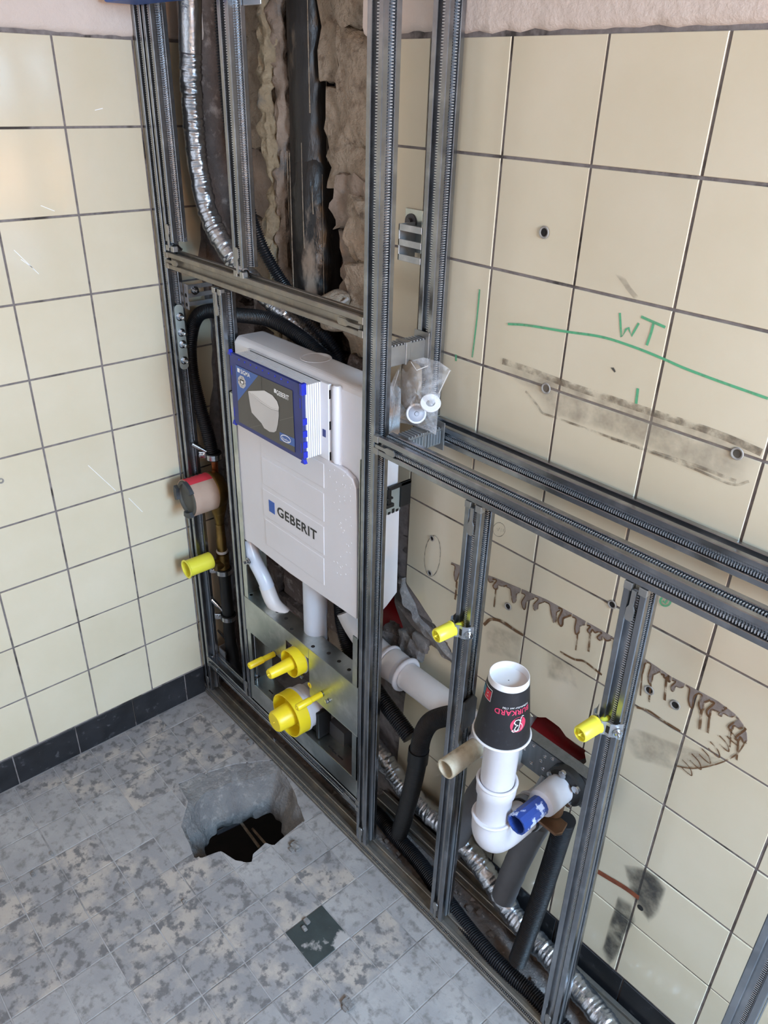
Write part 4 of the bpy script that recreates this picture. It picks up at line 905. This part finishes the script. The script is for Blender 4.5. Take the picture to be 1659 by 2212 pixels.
XB = .073; YV = -.096
t = thing('stop_valve', 'brass stop valve with cardboard sleeve and red label beside the left wall', 'valve', (XB, YV, .44))
def zb(u, v): return PX(u, v, y=YV).z
MB().cyl((XB, YV, zb(463, 1018)), (XB, YV, zb(463, 995)), .0080, n=18).build('copper_pipe', 'copper', t, smooth=40)
mb = MB(); mb.lathe((XB, YV, zb(468, 1128)), Z, [(0, .010), (.02, .013), (.05, .021), (.075, .024), (.098, .018), (.112, .013), (.118, .0135), (.120, .018), (.132, .018), (.134, .011)], 22).build('body', 'brass', t, smooth=50)
mc = PX(452, 1060, y=-.128)
MB().lathe((mc.x, -.092, mc.z), -Y, [(0, .030), (.012, .044), (.030, .046), (.034, .044)], 28).build('bonnet', 'brass', t, smooth=45)
cs = MB(); me_ = PX(399, 1078, y=-.197); Lc = .062; Rc = .0455; cz = mc.z - .001; cxm_ = mc.x
cs.lathe((cxm_, -.126, cz), -Y, [(0, Rc), (Lc, Rc), (Lc, Rc - .0018), (.004, Rc - .0018)], 48, False, False); cs = cs.build('cardboard_sleeve', 'cardboard', t, smooth=40)
vs = []; fs = []; NA_ = 18
for i in range(NA_ + 1):
    a = math.radians(150 - 85 * i / NA_)
    for yy in (-.1265, -.126 - Lc + .0005): vs.append((cxm_ + (Rc + .0004) * math.cos(a), yy, cz + (Rc + .0004) * math.sin(a)))
fs = [(2 * i, 2 * i + 1, 2 * i + 3, 2 * i + 2) for i in range(NA_)]
lb = MB().add(vs, fs).build('red_label', 'red_label', cs, smooth=60)
mb = MB(); rr = random.Random(8)
for j in range(5):
    for i in range(3):
        a = math.radians(128 - i * 9 - (j % 2) * 3); y0 = -.134 - j * .0105
        for k in range(6):
            yy = y0 - k * .0012; aa = a - .03; mb.obox((cxm_ + (Rc + .0007) * math.cos(aa), yy, cz + (Rc + .0007) * math.sin(aa)), Vector((-math.sin(aa), 0, math.cos(aa))) * .0018, Y * .0004, Vector((math.cos(aa), 0, math.sin(aa))) * .0002)
mb.build('label_print', 'print_black', lb)
cp = MB().lathe((cxm_, -.128, cz), -Y, [(0, Rc - .003), (Lc - .001, Rc - .003), (Lc - .001, Rc - .010), (Lc - .006, Rc - .012), (Lc - .006, .001)], 36).build('dust_cap', 'dusty_cap', t, smooth=40)
mb = MB()
for a0 in (60, 180, 285):
    pts = [(cxm_ + (Rc + .002) * math.cos(math.radians(a0 + d)), -.126 - Lc + .001, cz + (Rc + .002) * math.sin(math.radians(a0 + d))) for d in range(-24, 25, 8)] + [(cxm_ + (Rc - .011) * math.cos(math.radians(a0 + d)), -.126 - Lc + .001, cz + (Rc - .011) * math.sin(math.radians(a0 + d))) for d in range(24, -25, -8)]
    mb.prism(pts, (0, -.010, 0))
mb.build('cap_lug', 'charcoal_plastic', cp, bevel=.001)
MB().lathe((XB, YV, zb(472, 1190)), Z, [(0, .0125), (.05, .0125), (.052, .0115), (.09, .0115)], 20).build('pipe', 'brass', t, smooth=40)
MB().lathe((XB, YV, zb(473, 1187)), Z, [(0, .0145), (.004, .0155), (.007, .0145)], 20).build('ring', 'pvc_white', t, smooth=40)
mb = MB(); z1_ = zb(474, 1208); mb.lathe((XB, YV, z1_ - .022), Z, [(0, .016), (.02, .0165), (.05, .0160)], 20); mb.lathe((XB, YV, z1_), -Y, [(0, .0155), (.026, .0155)], 20); mb.build('tee', 'brass', t, smooth=45)
p = PX(456, 1209, x=XB); q = PX(402, 1230, x=XB); zc = (p.z + q.z) / 2
tag(MB().lathe((XB, p.y, zc), -Y, [(0, .0195), (.002, .0215), (p.y - q.y - .004, .0215), (p.y - q.y - .002, .0245), (p.y - q.y, .0245), (p.y - q.y, .0200), (.02, .0185), (.02, .008), (p.y - q.y - .012, .008), (p.y - q.y - .012, .0005)], 28).build('yellow_plug', 'yellow_pale', smooth=40), 'yellow flanged plug on the brass tee under the red labelled valve', 'plug')
# rubber lined clamps
def clamp(label, c, R, ear_dir, rod_to, m='zinc'):
    t = thing('pipe_clamp', label, 'clamp', c); c = Vector(c)
    MB().lathe(c - Z * .009, Z, [(0, R), (0, R + .003), (.018, R + .003), (.018, R)], 24, False, False).build('rubber', 'black_rubber', t, smooth=40)
    MB().lathe(c - Z * .0065, Z, [(0, R + .003), (0, R + .0045), (.013, R + .0045), (.013, R + .003)], 24, False, False).build('band', m, t, smooth=40)
    e = Vector(ear_dir).normalized(); s_ = Z.cross(e)
    MB().obox(c + e * (R + .012), e * .009, s_ * .004, Z * .0085).build('ear', m, t, bevel=.002)
    MB().lathe(c + e * (R + .013) + s_ * .004, s_, [(0, .006), (.004, .006), (.0045, .003)], 12).build('screw', 'zinc', t, smooth=40)
    if rod_to is not None:
        d = Vector(rod_to) - c; d.normalize(); a = c + d * (R + .004); b = Vector(rod_to); m_ = a.lerp(b, .45)
        MB().cyl(a, b, .0042, n=12).build('rod', 'zinc', t, smooth=40); MB().cyl(m_, b, .0062, n=12).build('sleeve', 'zinc', t, smooth=40)
clamp('zinc pipe clamp above the brass stop valve', (XB, YV, zb(462, 984)), .0155, (-.75, -.66, 0), (.043, YM, zb(462, 984) + .030))
clamp('black clamp directly under the yellow flanged plug', (XB, YV, zb(476, 1226)), .0165, (-.7, -.7, 0), None)
clamp('black clamp on the hose lower left beside the upright', (XB + .004, YV, zb(483, 1322)), .0165, (-.7, -.7, 0), (.043, YM + .01, zb(483, 1322) + .05))
t = tag(MB().tube([(XB, YV, zb(477, 1232)), (XB + .002, YV, zb(480, 1275)), (XB + .003, YV, zb(486, 1322)), PX(496, 1372, y=-.092), PX(506, 1430, y=-.085), PX(520, 1480, y=-.07)], .0155, n=18, rough=.0012).build('hose', 'black_rubber', smooth=60), 'black hose hanging below the brass tee behind the left upright', 'hose')
tag(MB().cyl(PX(455, 1345, y=-.105), PX(502, 1395, y=-.06), .0036, n=10).build('threaded_rod', 'zinc', smooth=40), 'bare threaded rod low behind the left upright', 'rod')
t = thing('angle_bracket', 'dark zinc angle bracket at the foot of the left upright', 'bracket', (.05, -.1, .17)); q0 = PX(478, 1398, y=-.10)
MB().box(.043, .046, -.116, -.06, q0.z - .015, q0.z + .022).build('leg', 'galv', t); mb = MB(); mb.box(.046, .075, -.1165, -.114, q0.z - .015, q0.z + .02); mb.build('face_plate', 'galv', t); MB().lathe((.046, -.09, q0.z + .006), X, [(0, .008), (.004, .008), (.004, .005), (.012, .005)], 12).build('bolt', 'zinc', t)

# =================================================================== waste pipes and lines right of the cistern
t = thing('waste_pipe', 'pale grey waste pipe with socket rings behind the tall upright', 'pipe', (.72, -.055, .45))
zz = .490; yy = -.057
MB().tube([PX(752, 1318, y=-.06), PX(768, 1350, y=-.058), PX(790, 1382, y=-.057), PX(812, 1402, y=-.057), (.66, yy, zz + .004), (.70, yy, zz)], .0265, n=26).build('bend', 'pvc_white', t, smooth=60)
MB().lathe((.672, yy, zz), X, [(0, .0325), (.002, .0345), (.030, .0335), (.040, .031)], 28).build('socket', 'pvc_white', t, smooth=40)
MB().cyl((.69, yy, zz), (1.02, yy - .002, zz + .002), .0285, n=28).build('pipe', 'pvc_white', t, smooth=60)
mb = MB(); mb.torus((.720, yy, zz), X, .0325, .0055, 28, 10); mb.lathe((.695, yy, zz), X, [(0, .0325), (.028, .0335)], 28); mb.torus((.668, yy, zz + .003), X, .031, .0045, 28, 10); mb.build('collar', 'white_pipe', t, smooth=60)
tag(MB().cyl((.30, .072, .475), (1.22, .072, .475), .050, n=30).build('red_pipe', 'red_pipe', smooth=60), 'dark red pipe inside the broken wall openings', 'pipe')
corr('corrugated_conduit', 'black corrugated conduit ending below the pale waste pipe', [PX(770, 1440, y=-.075), PX(800, 1475, y=-.08), PX(825, 1510, y=-.085), PX(855, 1550, y=-.088), PX(886, 1592, y=-.09)], .0175, group=gh)
corr('corrugated_conduit', 'thin black conduit behind the flush pipe under the cistern', [PX(735, 1300, y=-.06), PX(740, 1350, y=-.06), PX(755, 1410, y=-.065), PX(775, 1450, y=-.07)], .0155, group=gh)
t = thing('corrugated_conduit', 'black corrugated conduit hooped over beside the low upright, down to the floor', 'hose', PX(858, 1805, z=.02), gh)
MB().tube([PX(1000, 1545, y=-.085), PX(965, 1547, y=-.088), PX(930, 1560, y=-.090), PX(912, 1590, y=-.091), PX(905, 1625, y=-.091)], .0195, n=20, pitch=.0045, amp=.0026).build('bend', 'conduit', t, smooth=32)
MB().tube([PX(905, 1618, y=-.091), PX(902, 1645, y=-.091)], .0215, n=20).build('coupling', 'black_rubber', t, smooth=60)
MB().tube([PX(903, 1640, y=-.091), PX(893, 1690, y=-.090), PX(876, 1755, y=-.088), PX(862, 1800, y=-.082)], .0195, n=20, pitch=.0045, amp=.0012).build('pipe', 'black_rubber', t, smooth=70)
corr('corrugated_conduit', 'black corrugated conduit lying along the floor between the floor profiles', [PX(800, 1745, z=.024), PX(825, 1770, z=.024), PX(860, 1812, z=.024), PX(905, 1862, z=.024), PX(955, 1932, z=.023), PX(1005, 2000, z=.023), PX(1055, 2060, z=.023), PX(1105, 2110, z=.023), PX(1150, 2150, z=.023), PX(1210, 2215, z=.023), PX(1260, 2270, z=.023)], .0175, group=gh)
corr('corrugated_conduit', 'black corrugated conduit hanging from the blue capped pipe to the floor', [PX(1222, 1770, y=-.066), PX(1212, 1800, y=-.068), PX(1190, 1870, y=-.072), PX(1165, 1945, y=-.078), PX(1140, 2015, y=-.086), PX(1118, 2075, y=-.094)], .0180, group=gh)
t = thing('insulated_pipe', 'silver foil insulated pipe sloping down along the tiled back wall', 'pipe', PX(1090, 1960, y=-.03))
MB().tube([PX(770, 1560, y=-.034), PX(815, 1620, y=-.035), PX(870, 1697, y=-.035), PX(925, 1752, y=-.035), PX(985, 1805, y=-.035), PX(1040, 1872, y=-.036), PX(1078, 1930, y=-.038), PX(1102, 1965, y=-.04)], .0225, n=28, step=.002, rough=.003, seed=5, ripple=(170, .003)).build('foil_wrap', 'foil', t, smooth=70)
t = thing('insulated_pipe', 'silver foil insulated pipe lying on the floor at the back wall', 'pipe', PX(1200, 2080, z=.03))
MB().tube([PX(1092, 1950, z=.050), PX(1115, 1985, z=.050), PX(1180, 2057, z=.050), PX(1258, 2145, z=.050), PX(1320, 2225, z=.050), PX(1400, 2330, z=.05)], .0222, n=28, step=.002, rough=.002, seed=8, ripple=(200, .0028)).build('foil_wrap', 'foil', t, smooth=70)
gi = 'grey foam insulated pipes'
tag(MB().tube([PX(1165, 1770, y=-.042), PX(1140, 1815, y=-.044), PX(1112, 1875, y=-.046), PX(1088, 1935, y=-.046)], .0245, n=22, rough=.0015).build('insulated_pipe', 'grey_foam', smooth=60), 'dark grey foam insulated pipe behind the blue capped pipe', 'pipe', gi)
tag(MB().tube([PX(1050, 1690, y=-.05), PX(1022, 1735, y=-.05), PX(995, 1795, y=-.045), PX(978, 1835, y=-.04)], .0235, n=22, rough=.0015).build('insulated_pipe', 'grey_foam', smooth=60), 'dark grey foam insulated pipe just right of the cup upright', 'pipe', gi)

# ---- steel strip with the two wall fittings
t = thing('mounting_strip', 'perforated steel mounting strip behind the sink drain', 'metal strip', (1.05, -.05, .48))
mb = MB(); mb.box(.93, 1.188, -.0525, -.0500, .482, .549); mb.box(.93, 1.188, -.0525, -.030, .5475, .5500); mb.build('plate', 'steel_strip', t)
def c9(a, b): return (1080 + a / 7.9, 1560 + b / 7.9)
for a, b in ((585, 400), (425, 450), (370, 515), (770, 585), (900, 625), (705, 655), (540, 695), (737, 795), (1003, 750), (850, 925), (415, 330)):
    p = PX(*c9(a, b), y=-.0525); MB().lathe(p, -Y, [(0, .0040), (.0012, .0036), (.0012, .0022), (.0002, .0016), (.0002, .0004)], 10).build('punched_hole', 'zinc', t, smooth=30)
def fitting(label, xc, zc, segs, cap, capm, bodym, gname, disc=True, y0=-.0535):
    t = thing('wall_fitting', label, 'pipe fitting', (xc, -.1, zc - .03))
    if disc:
        d = MB().lathe((xc + .006, y0, zc + .006), -Y, [(0, .0365), (.012, .0365), (.015, .033), (.015, .001)], 36).build('base_disc', 'black_rubber', t, smooth=40)
        for k, a in enumerate((100, 35, -60, 165)):
            q = Vector((xc + .006 + .0285 * math.cos(math.radians(a)), y0 - .015, zc + .006 + .0285 * math.sin(math.radians(a))))
            MB().lathe(q, -Y, [(-.001, .0072), (.004, .0072), (.005, .005), (.005, .001)], 12).build('bolt', 'zinc', d, smooth=40)
    MB().lathe((xc, y0 - .012, zc), -Y, segs, 28).build('body', bodym, t, smooth=40)
    MB().lathe((xc, y0 - .012, zc), -Y, cap, 12 if capm == 'blue_cap' else 24).build('cap', capm, t, smooth=25)
    return t
pb = PX(1160, 1742, x=1.115); pt_ = PX(1115, 1783, x=1.115); zc = (pb.z + pt_.z) / 2; y0 = -.0655; b1 = y0 - pb.y; b2 = y0 - pt_.y
t = fitting('white wall fitting with blue plastic cap on the steel strip', 1.115, zc, [(0, .0255), (b1 - .018, .0255), (b1 - .012, .0245), (b1 - .008, .019)], [(b1 - .02, .0165), (b1 - .012, .0175), (b2 - .012, .0185), (b2, .0185), (b2, .0155), (b1 + .01, .014), (b1 + .01, .001)], 'blue_cap', 'white_pipe', None)
MB().torus((1.115, pb.y + .012, zc), Y, .0185, .0016, 24, 6).build('copper_ring', 'copper', t, smooth=60)
mb = MB(); mb.lathe((1.120, -.085, zc - .040), Z, [(0, .016), (.03, .017)], 16); mb.prism([(1.110, -.118, zc - .048), (1.150, -.118, zc - .048), (1.156, -.108, zc - .048), (1.150, -.085, zc - .048), (1.108, -.085, zc - .048)], (0, 0, .006)); mb.build('bronze_elbow', 'bronze', t, smooth=40, bevel=.001)
XF = .976; pa = PX(1046, 1605, x=XF); pm = PX(1028, 1622, x=XF); pt_ = PX(962, 1662, x=XF); zc = (pa.z + pt_.z) / 2 + .002; b1 = y0 - pm.y; b2 = y0 - pt_.y
fitting('white wall fitting with long dirty beige plug behind the low upright', XF, zc, [(0, .0245), (b1 - .010, .0245), (b1 - .004, .0235), (b1, .019)], [(b1 - .01, .0170), (b2 - .01, .0185), (b2, .0180), (b2, .0155), (b2 - .03, .014), (b2 - .03, .001)], 'dirty_pvc', 'white_pipe', None, disc=False, y0=-.0535)

# ---- sink drain with inverted coffee cup
XS, YS = 1.0645, -.180
t = thing('sink_drain', 'white sink drain pipe carrying the upside-down coffee cup', 'pipe', (XS, YS, .43))
z_cup = PX(1085, 1577, y=YS).z; zs1 = PX(1074, 1690, y=YS).z; zs2 = PX(1062, 1762, y=YS).z; zbt = PX(1058, 1785, y=YS).z
MB().lathe((XS, YS, zs1 - .01), Z, [(0, .0278), (z_cup - zs1 - .012, .0278), (z_cup - zs1, .0300), (z_cup - zs1 + .026, .0300)], 32).build('pipe', 'white_pipe', t, smooth=50)
mb = MB(); mb.lathe((XS, YS, zs2 - .012), Z, [(0, .0282), (zs1 - zs2 - .014, .0290), (zs1 - zs2 - .006, .0325), (zs1 - zs2 + .012, .0330), (zs1 - zs2 + .016, .0315), (zs1 - zs2 + .016, .028)], 32); mb.torus((XS, YS, zs1 + .006), Z, .0315, .0030, 30, 8); mb.build('coupling', 'white_pipe', t, smooth=50)
mb = MB(); mb.tube([(XS, YS, zs2 + .008), (XS, YS, zbt), (XS + .002, YS + .012, zbt - .024), (XS + .004, YS + .040, zbt - .032), (XS + .006, YS + .075, zbt - .030)], lambda q: .0335 - .004 * min(1, q * 1.2), n=30, step=.004); mb.torus((XS, YS, zs2 + .006), Z, .0325, .0028, 30, 8); mb.build('elbow', 'white_pipe', t, smooth=60)
zo = zbt - .030
mb = MB(); mb.cyl((XS + .006, YS + .070, zo), (XS + .01, -.004, zo + .002), .0285, n=28); mb.torus((XS + .007, -.07, zo), Y, .030, .003, 26, 8); mb.build('branch', 'white_pipe', t, smooth=50)
ck = thing('pipe_clamp', 'black lined clamp around the horizontal part of the sink drain', 'clamp', (XS + .008, -.088, zo - .03))
MB().lathe((XS + .007, -.097, zo), Y, [(0, .0285), (0, .0315), (.018, .0315), (.018, .0285)], 28, False, False).build('rubber', 'black_rubber', ck, smooth=40)
MB().lathe((XS + .007, -.093, zo), Y, [(0, .0315), (0, .0335), (.011, .0335), (.011, .0315)], 28, False, False).build('band', 'galv', ck, smooth=40)
MB().cyl((XS + .007, -.0875, zo + .033), (XS + .010, -.060, zo + .075), .004, n=10).build('rod', 'galv', ck, smooth=40)

CT = PX(1077, 1445, y=YS); hc = .112; zr = z_cup - .002
t = thing('coffee_cup', 'black and white paper coffee cup placed upside down on the sink drain', 'cup', (XS - .002, YS, zr))
cc = Vector((XS - .004, YS, zr)); R0, R1 = .0432, .0300
MB().lathe(cc, Z, [(0, R0 + .0002), (.003, R0), (hc - .008, R1 + .0014)], 48, False, False).build('sleeve', 'cup_black', t, smooth=60)
sl = [o for o in t.children][0]
MB().torus(cc + Z * .001, Z, R0 + .0008, .0022, 48, 10).build('rim', 'cup_white', t, smooth=60)
MB().lathe(cc, Z, [(.0, R0 - .001), (hc - .0085, R1 + .0010), (hc - .0085, R1 + .0012), (hc + .002, R1), (hc + .0024, R1 - .0006), (hc + .002, R1 - .0013), (hc - .010, R1 - .0016), (hc - .010, .001)], 48, False, False).build('paper_wall', 'cup_white', t, smooth=35)
def conep(ang, s, lift=.0006):
    """ang in metres along the sleeve (from the viewing direction, + to the right), s = height above rim"""
    r = R0 + (R1 + .0014 - R0) * (s / (hc - .008)); va = math.atan2(CAMC.y - cc.y, CAMC.x - cc.x); a = va + ang / .038
    return cc + Vector((math.cos(a) * (r + lift), math.sin(a) * (r + lift), s))
def cone_text(sx, size, x_right, s0, m, name, th=0, width=None, shear=0):
    vs, fs = text2d(sx, size, th, shear); w = max(p[0] for p in vs); k = width / w if width else 1
    MB().add([conep(x_right - p[0] * k, s0 - p[1]) for p in vs], fs).build(name, m, sl)      # upside down
cone_text('BURKARD', .0125, .046, .0745, 'cup_red', 'lettering', th=.00025, width=.062)
cone_text('Kaffeekultur seit 1766', .0052, .044, .0800, 'cup_white', 'lettering', width=.048, shear=.3)
dc = (.0245, .0475); MB().add([conep(dc[0] + .0135 * math.cos(a), dc[1] + .0135 * math.sin(a), .0005) for a in [i * math.pi / 18 for i in range(36)]], [tuple(range(36))]).build('emblem_disc', 'cup_red', sl)
mb = MB()
def cstroke(pts, w):
    P = [conep(dc[0] + a, dc[1] + b, .0009) for a, b in pts]; vs = []; fs = []
    for i, p in enumerate(P):
        tt = (P[min(i + 1, len(P) - 1)] - P[max(i - 1, 0)]).normalized(); n_ = (p - cc); n_.z = 0; n_.normalize(); s_ = tt.cross(n_).normalized() * w * .5; vs += [p + s_, p - s_]
    for i in range(len(P) - 1): fs.append((2 * i, 2 * i + 1, 2 * i + 3, 2 * i + 2))
    mb.add(vs, fs)
cstroke([(.009, .013), (.006, .0145), (.0035, .010), (.002, .002), (.0005, -.006), (-.003, -.0105), (-.008, -.0115), (-.0105, -.009), (-.008, -.0075)], .0016)
cstroke([(.0015, -.0095), (-.003, -.011), (-.0065, -.008), (-.005, -.003), (-.001, -.001), (-.005, .001), (-.0075, .005), (-.005, .009), (0, .009), (.004, .005)], .0018)
cstroke([(.0025, .003), (.006, -.002), (.007, -.006), (.004, -.010)], .0010)
mb.build('emblem_letter', 'cup_white', sl)
def crect(x0, x1, s0, s1, m, name, lift):
    n = 6; vs = []; fs = []
    for i in range(n + 1):
        x = x0 + (x1 - x0) * i / n; vs += [conep(x, s0, lift), conep(x, s1, lift)]
    MB().add(vs, [(2 * i, 2 * i + 1, 2 * i + 3, 2 * i + 2) for i in range(n)]).build(name, m, sl)
crect(-.067, -.0265, .0775, .0985, 'cup_white', 'badge_border', .0005); crect(-.0655, -.0275, .0787, .0972, 'cup_black', 'badge_field', .0007)
crect(-.065, -.0445, .0790, .0945, 'cup_teal', 'badge_teal', .0009); crect(-.043, -.0280, .0790, .0950, 'sticker_red', 'badge_red', .0009)
crect(-.0380, -.0330, .0835, .0845, 'cup_white', 'badge_mark', .0011); crect(-.0365, -.0345, .0885, .0905, 'cup_white', 'badge_mark', .0011)

# ---- yellow capped tap brackets on the low uprights
def tap_bracket(label, xc, zc, lean=0):
    t = thing('tap_bracket', label, 'bracket', (xc, YF, zc - .015)); hw = .0165
    # folded zinc strap across the front slot
    prof = [(-.024, .012), (-.0215, .003), (-.0225, -.002), (-.017, -.009), (-.012, -.0075), (-.006, -.013), (-.001, -.0145), (.004, -.010), (.010, -.0095), (.015, -.0060), (.0215, .004)]
    vs = []; fs = []
    for i, (a, b) in enumerate(prof):
        for dz in (-.0115, .0115):
            for th in (0, .0012): vs.append((xc + a, YF + b + th - .001, zc + dz))
    n = len(prof)
    for i in range(n - 1):
        q, r = 4 * i, 4 * (i + 1); fs += [(q, r, r + 2, q + 2), (q + 1, q + 3, r + 3, r + 1), (q, q + 1, r + 1, r), (q + 2, r + 2, r + 3, q + 3)]
    fs += [(0, 2, 3, 1), (4 * n - 4, 4 * n - 3, 4 * n - 1, 4 * n - 2)]
    st = MB().add(vs, fs).build('strap', 'galv', t, smooth=30)
    MB().box(xc + .0045, xc + .0095, YF - .0112, YF - .0106, zc - .006, zc + .006).build('slot', 'hole_dark', st)
    MB().lathe((xc + .0185, YF - .004, zc - .002), (.75, -.66, 0), [(0, .0068), (.003, .0068), (.003, .0048), (.007, .0045), (.007, .002), (.011, .002)], 12).build('screw', 'zinc', t, smooth=40)
    d = Vector((-.12, -1, -.05)).normalized(); b = Vector((xc - .009, YF - .010, zc - .001))
    cp = MB().lathe(b, d, [(0, .0105), (.003, .0135), (.005, .0115), (.007, .0125), (.034, .0120), (.036, .0105), (.036, .0095), (.031, .009), (.031, .001)], 20).build('cap', 'yellow_pale', t, smooth=40)
    e1 = d.orthogonal().normalized(); e2 = d.cross(e1); mb = MB()
    for e in (e1, e2): mb.prism([b + d * .031 + e * .006, b + d * .031 - e * .006, b + d * .0385], e.cross(d) * .0014)
    mb.build('cross_tip', 'yellow_pale', cp)
    MB().cyl(b, b - d * .020, .0052, n=12).build('thread', 'yellow_pale', t, smooth=40)
tap_bracket('yellow capped tap bracket on the upright left of the coffee cup', .9355, PX(985, 1347, y=YF).z)
p = PX(1310, 1560, y=YF); tap_bracket('yellow capped tap bracket on the upright right of the coffee cup', p.x + .002, p.z)
# black plastic latch behind the cup on the upright
pl = PX(1012, 1535, x=.9535).z
tag(MB().prism([(.9535, -.150, pl - .035), (.9535, -.118, pl - .035), (.9535, -.118, pl + .022), (.9535, -.126, pl + .034), (.9535, -.150, pl + .028)], (.004, 0, 0)).build('plastic_latch', 'charcoal_plastic', bevel=.001), 'charcoal plastic latch on the upright behind the coffee cup', 'clip')

# ---- clear bag with washers hanging on the spacer
outl = [(858, 800), (868, 786), (892, 778), (915, 772), (950, 782), (975, 800), (955, 830), (948, 870), (945, 905), (942, 940), (925, 930), (890, 918), (860, 912), (842, 935), (836, 920), (846, 870), (844, 830)]
cen = (900, 850)
def bag_sheet(sgn, seed):
    vs = []; fs = []; rings = 9; n = 68
    for k in range(rings + 1):
        for i in range(n):
            t_ = i / n * len(outl); a = outl[int(t_) % len(outl)]; b = outl[(int(t_) + 1) % len(outl)]; f = t_ - int(t_); e = (a[0] + (b[0] - a[0]) * f, a[1] + (b[1] - a[1]) * f); q = k / rings
            u, v = cen[0] + (e[0] - cen[0]) * q, cen[1] + (e[1] - cen[1]) * q
            depth = -.078 - sgn * .017 * (1 - q ** 2) + .007 * noise.noise(Vector((u * .045, v * .045, seed))) * (1 - .3 * q) + .004 * noise.noise(Vector((u * .12, v * .12, seed + 4)))
            vs.append(PX(u, v, y=depth))
    for k in range(rings):
        for i in range(n): j = (i + 1) % n; fs.append((k * n + i, k * n + j, (k + 1) * n + j, (k + 1) * n + i))
    return vs, fs
t = thing('plastic_bag', 'crumpled clear plastic bag hanging between the spacer brackets', 'bag', PX(905, 930, y=-.08))
for sgn, sd, nm in ((1, 3, 'front_sheet'), (-1, 11, 'back_sheet')):
    v_, f__ = bag_sheet(sgn, sd); MB().add(v_, f__).build(nm, 'bag_film', t, smooth=80)
mb = MB()
ribbon(mb, [PX(u, v, y=-.098) for u, v in ((862, 800), (850, 840), (852, 880), (845, 925))], .0016, -Y); ribbon(mb, [PX(u, v, y=-.097) for u, v in ((972, 800), (955, 835), (948, 850))], .0020, -Y); ribbon(mb, [PX(u, v, y=-.098) for u, v in ((888, 782), (900, 800), (925, 790))], .0016, -Y)
mb.build('fold', 'print_white', t)
p = PX(888, 835, y=-.076); tag(MB().lump(p, (.040, .014, .078), 6, 6, .12, 26, .5).build('felt_pad', 'bag_core', smooth=60), 'brown grey felt pad inside the clear plastic bag', 'pad')
p = PX(930, 871, y=-.086); ax = (CAMC - p).normalized() + Vector((0, 0, .9)); tag(MB().lathe(p, ax, [(-.002, .016), (-.002, .0075), (.002, .0075), (.002, .016), (.000, .0168), (-.002, .016)], 28, False, False).build('washer', 'white_spacer', smooth=40), 'white ring washer in the plastic bag, upper one with open hole', 'washer')
p = PX(899, 893, y=-.086); ax = (CAMC - p).normalized() + Vector((.25, 0, -.05)); t = thing('washer', 'white cupped washer with grey face at the bottom of the bag', 'washer', p)
MB().lathe(p, ax, [(-.005, .012), (-.004, .0165), (.003, .0165), (.004, .015)], 28).build('ring', 'white_spacer', t, smooth=40); MB().lathe(p, ax, [(.0042, .0135), (.0052, .012), (.0052, .004), (.007, .003), (.007, .0005)], 24).build('face', 'washer_grey', t, smooth=40)

# ---- loose rubble
gd = 'loose debris crumbs behind the floor profile'
rr = random.Random(12)
for i in range(26):
    x = rr.uniform(.70, 1.25); y = rr.uniform(-.108, -.050); s = rr.uniform(.005, .013)
    tag(MB().lump((x, y, .008 + s * .3), (s * 1.3, s, s * .8), i, 2, .2, 60, .6).build('debris_crumb', 'rubble' if i % 3 else 'concrete'), 'small grey debris crumb lying behind the front floor profile', 'debris', gd)
gd2 = 'loose debris crumbs on the tiled floor'
for i, (u, v, s) in enumerate(((640, 1832, .016), (630, 1838, .008), (752, 2172, .016), (747, 2180, .009), (398, 1950, .007), (540, 1604, .008), (270, 1910, .004), (112, 1846, .006), (72, 1890, .007), (663, 1992, .010), (658, 2008, .008), (205, 1735, .004), (60, 1770, .005), (455, 1640, .006), (540, 1606, .01), (478, 1560, .004), (360, 1570, .004))):
    p = PX(u, v, z=0); tag(MB().lump((p.x, p.y, .0015 + s * .25), (s * 1.5, s, s * .6), i + 40, 2, .22, 60, .6).build('debris_crumb', 'concrete'), 'small pale debris crumb lying on the floor tiles', 'debris', gd2)
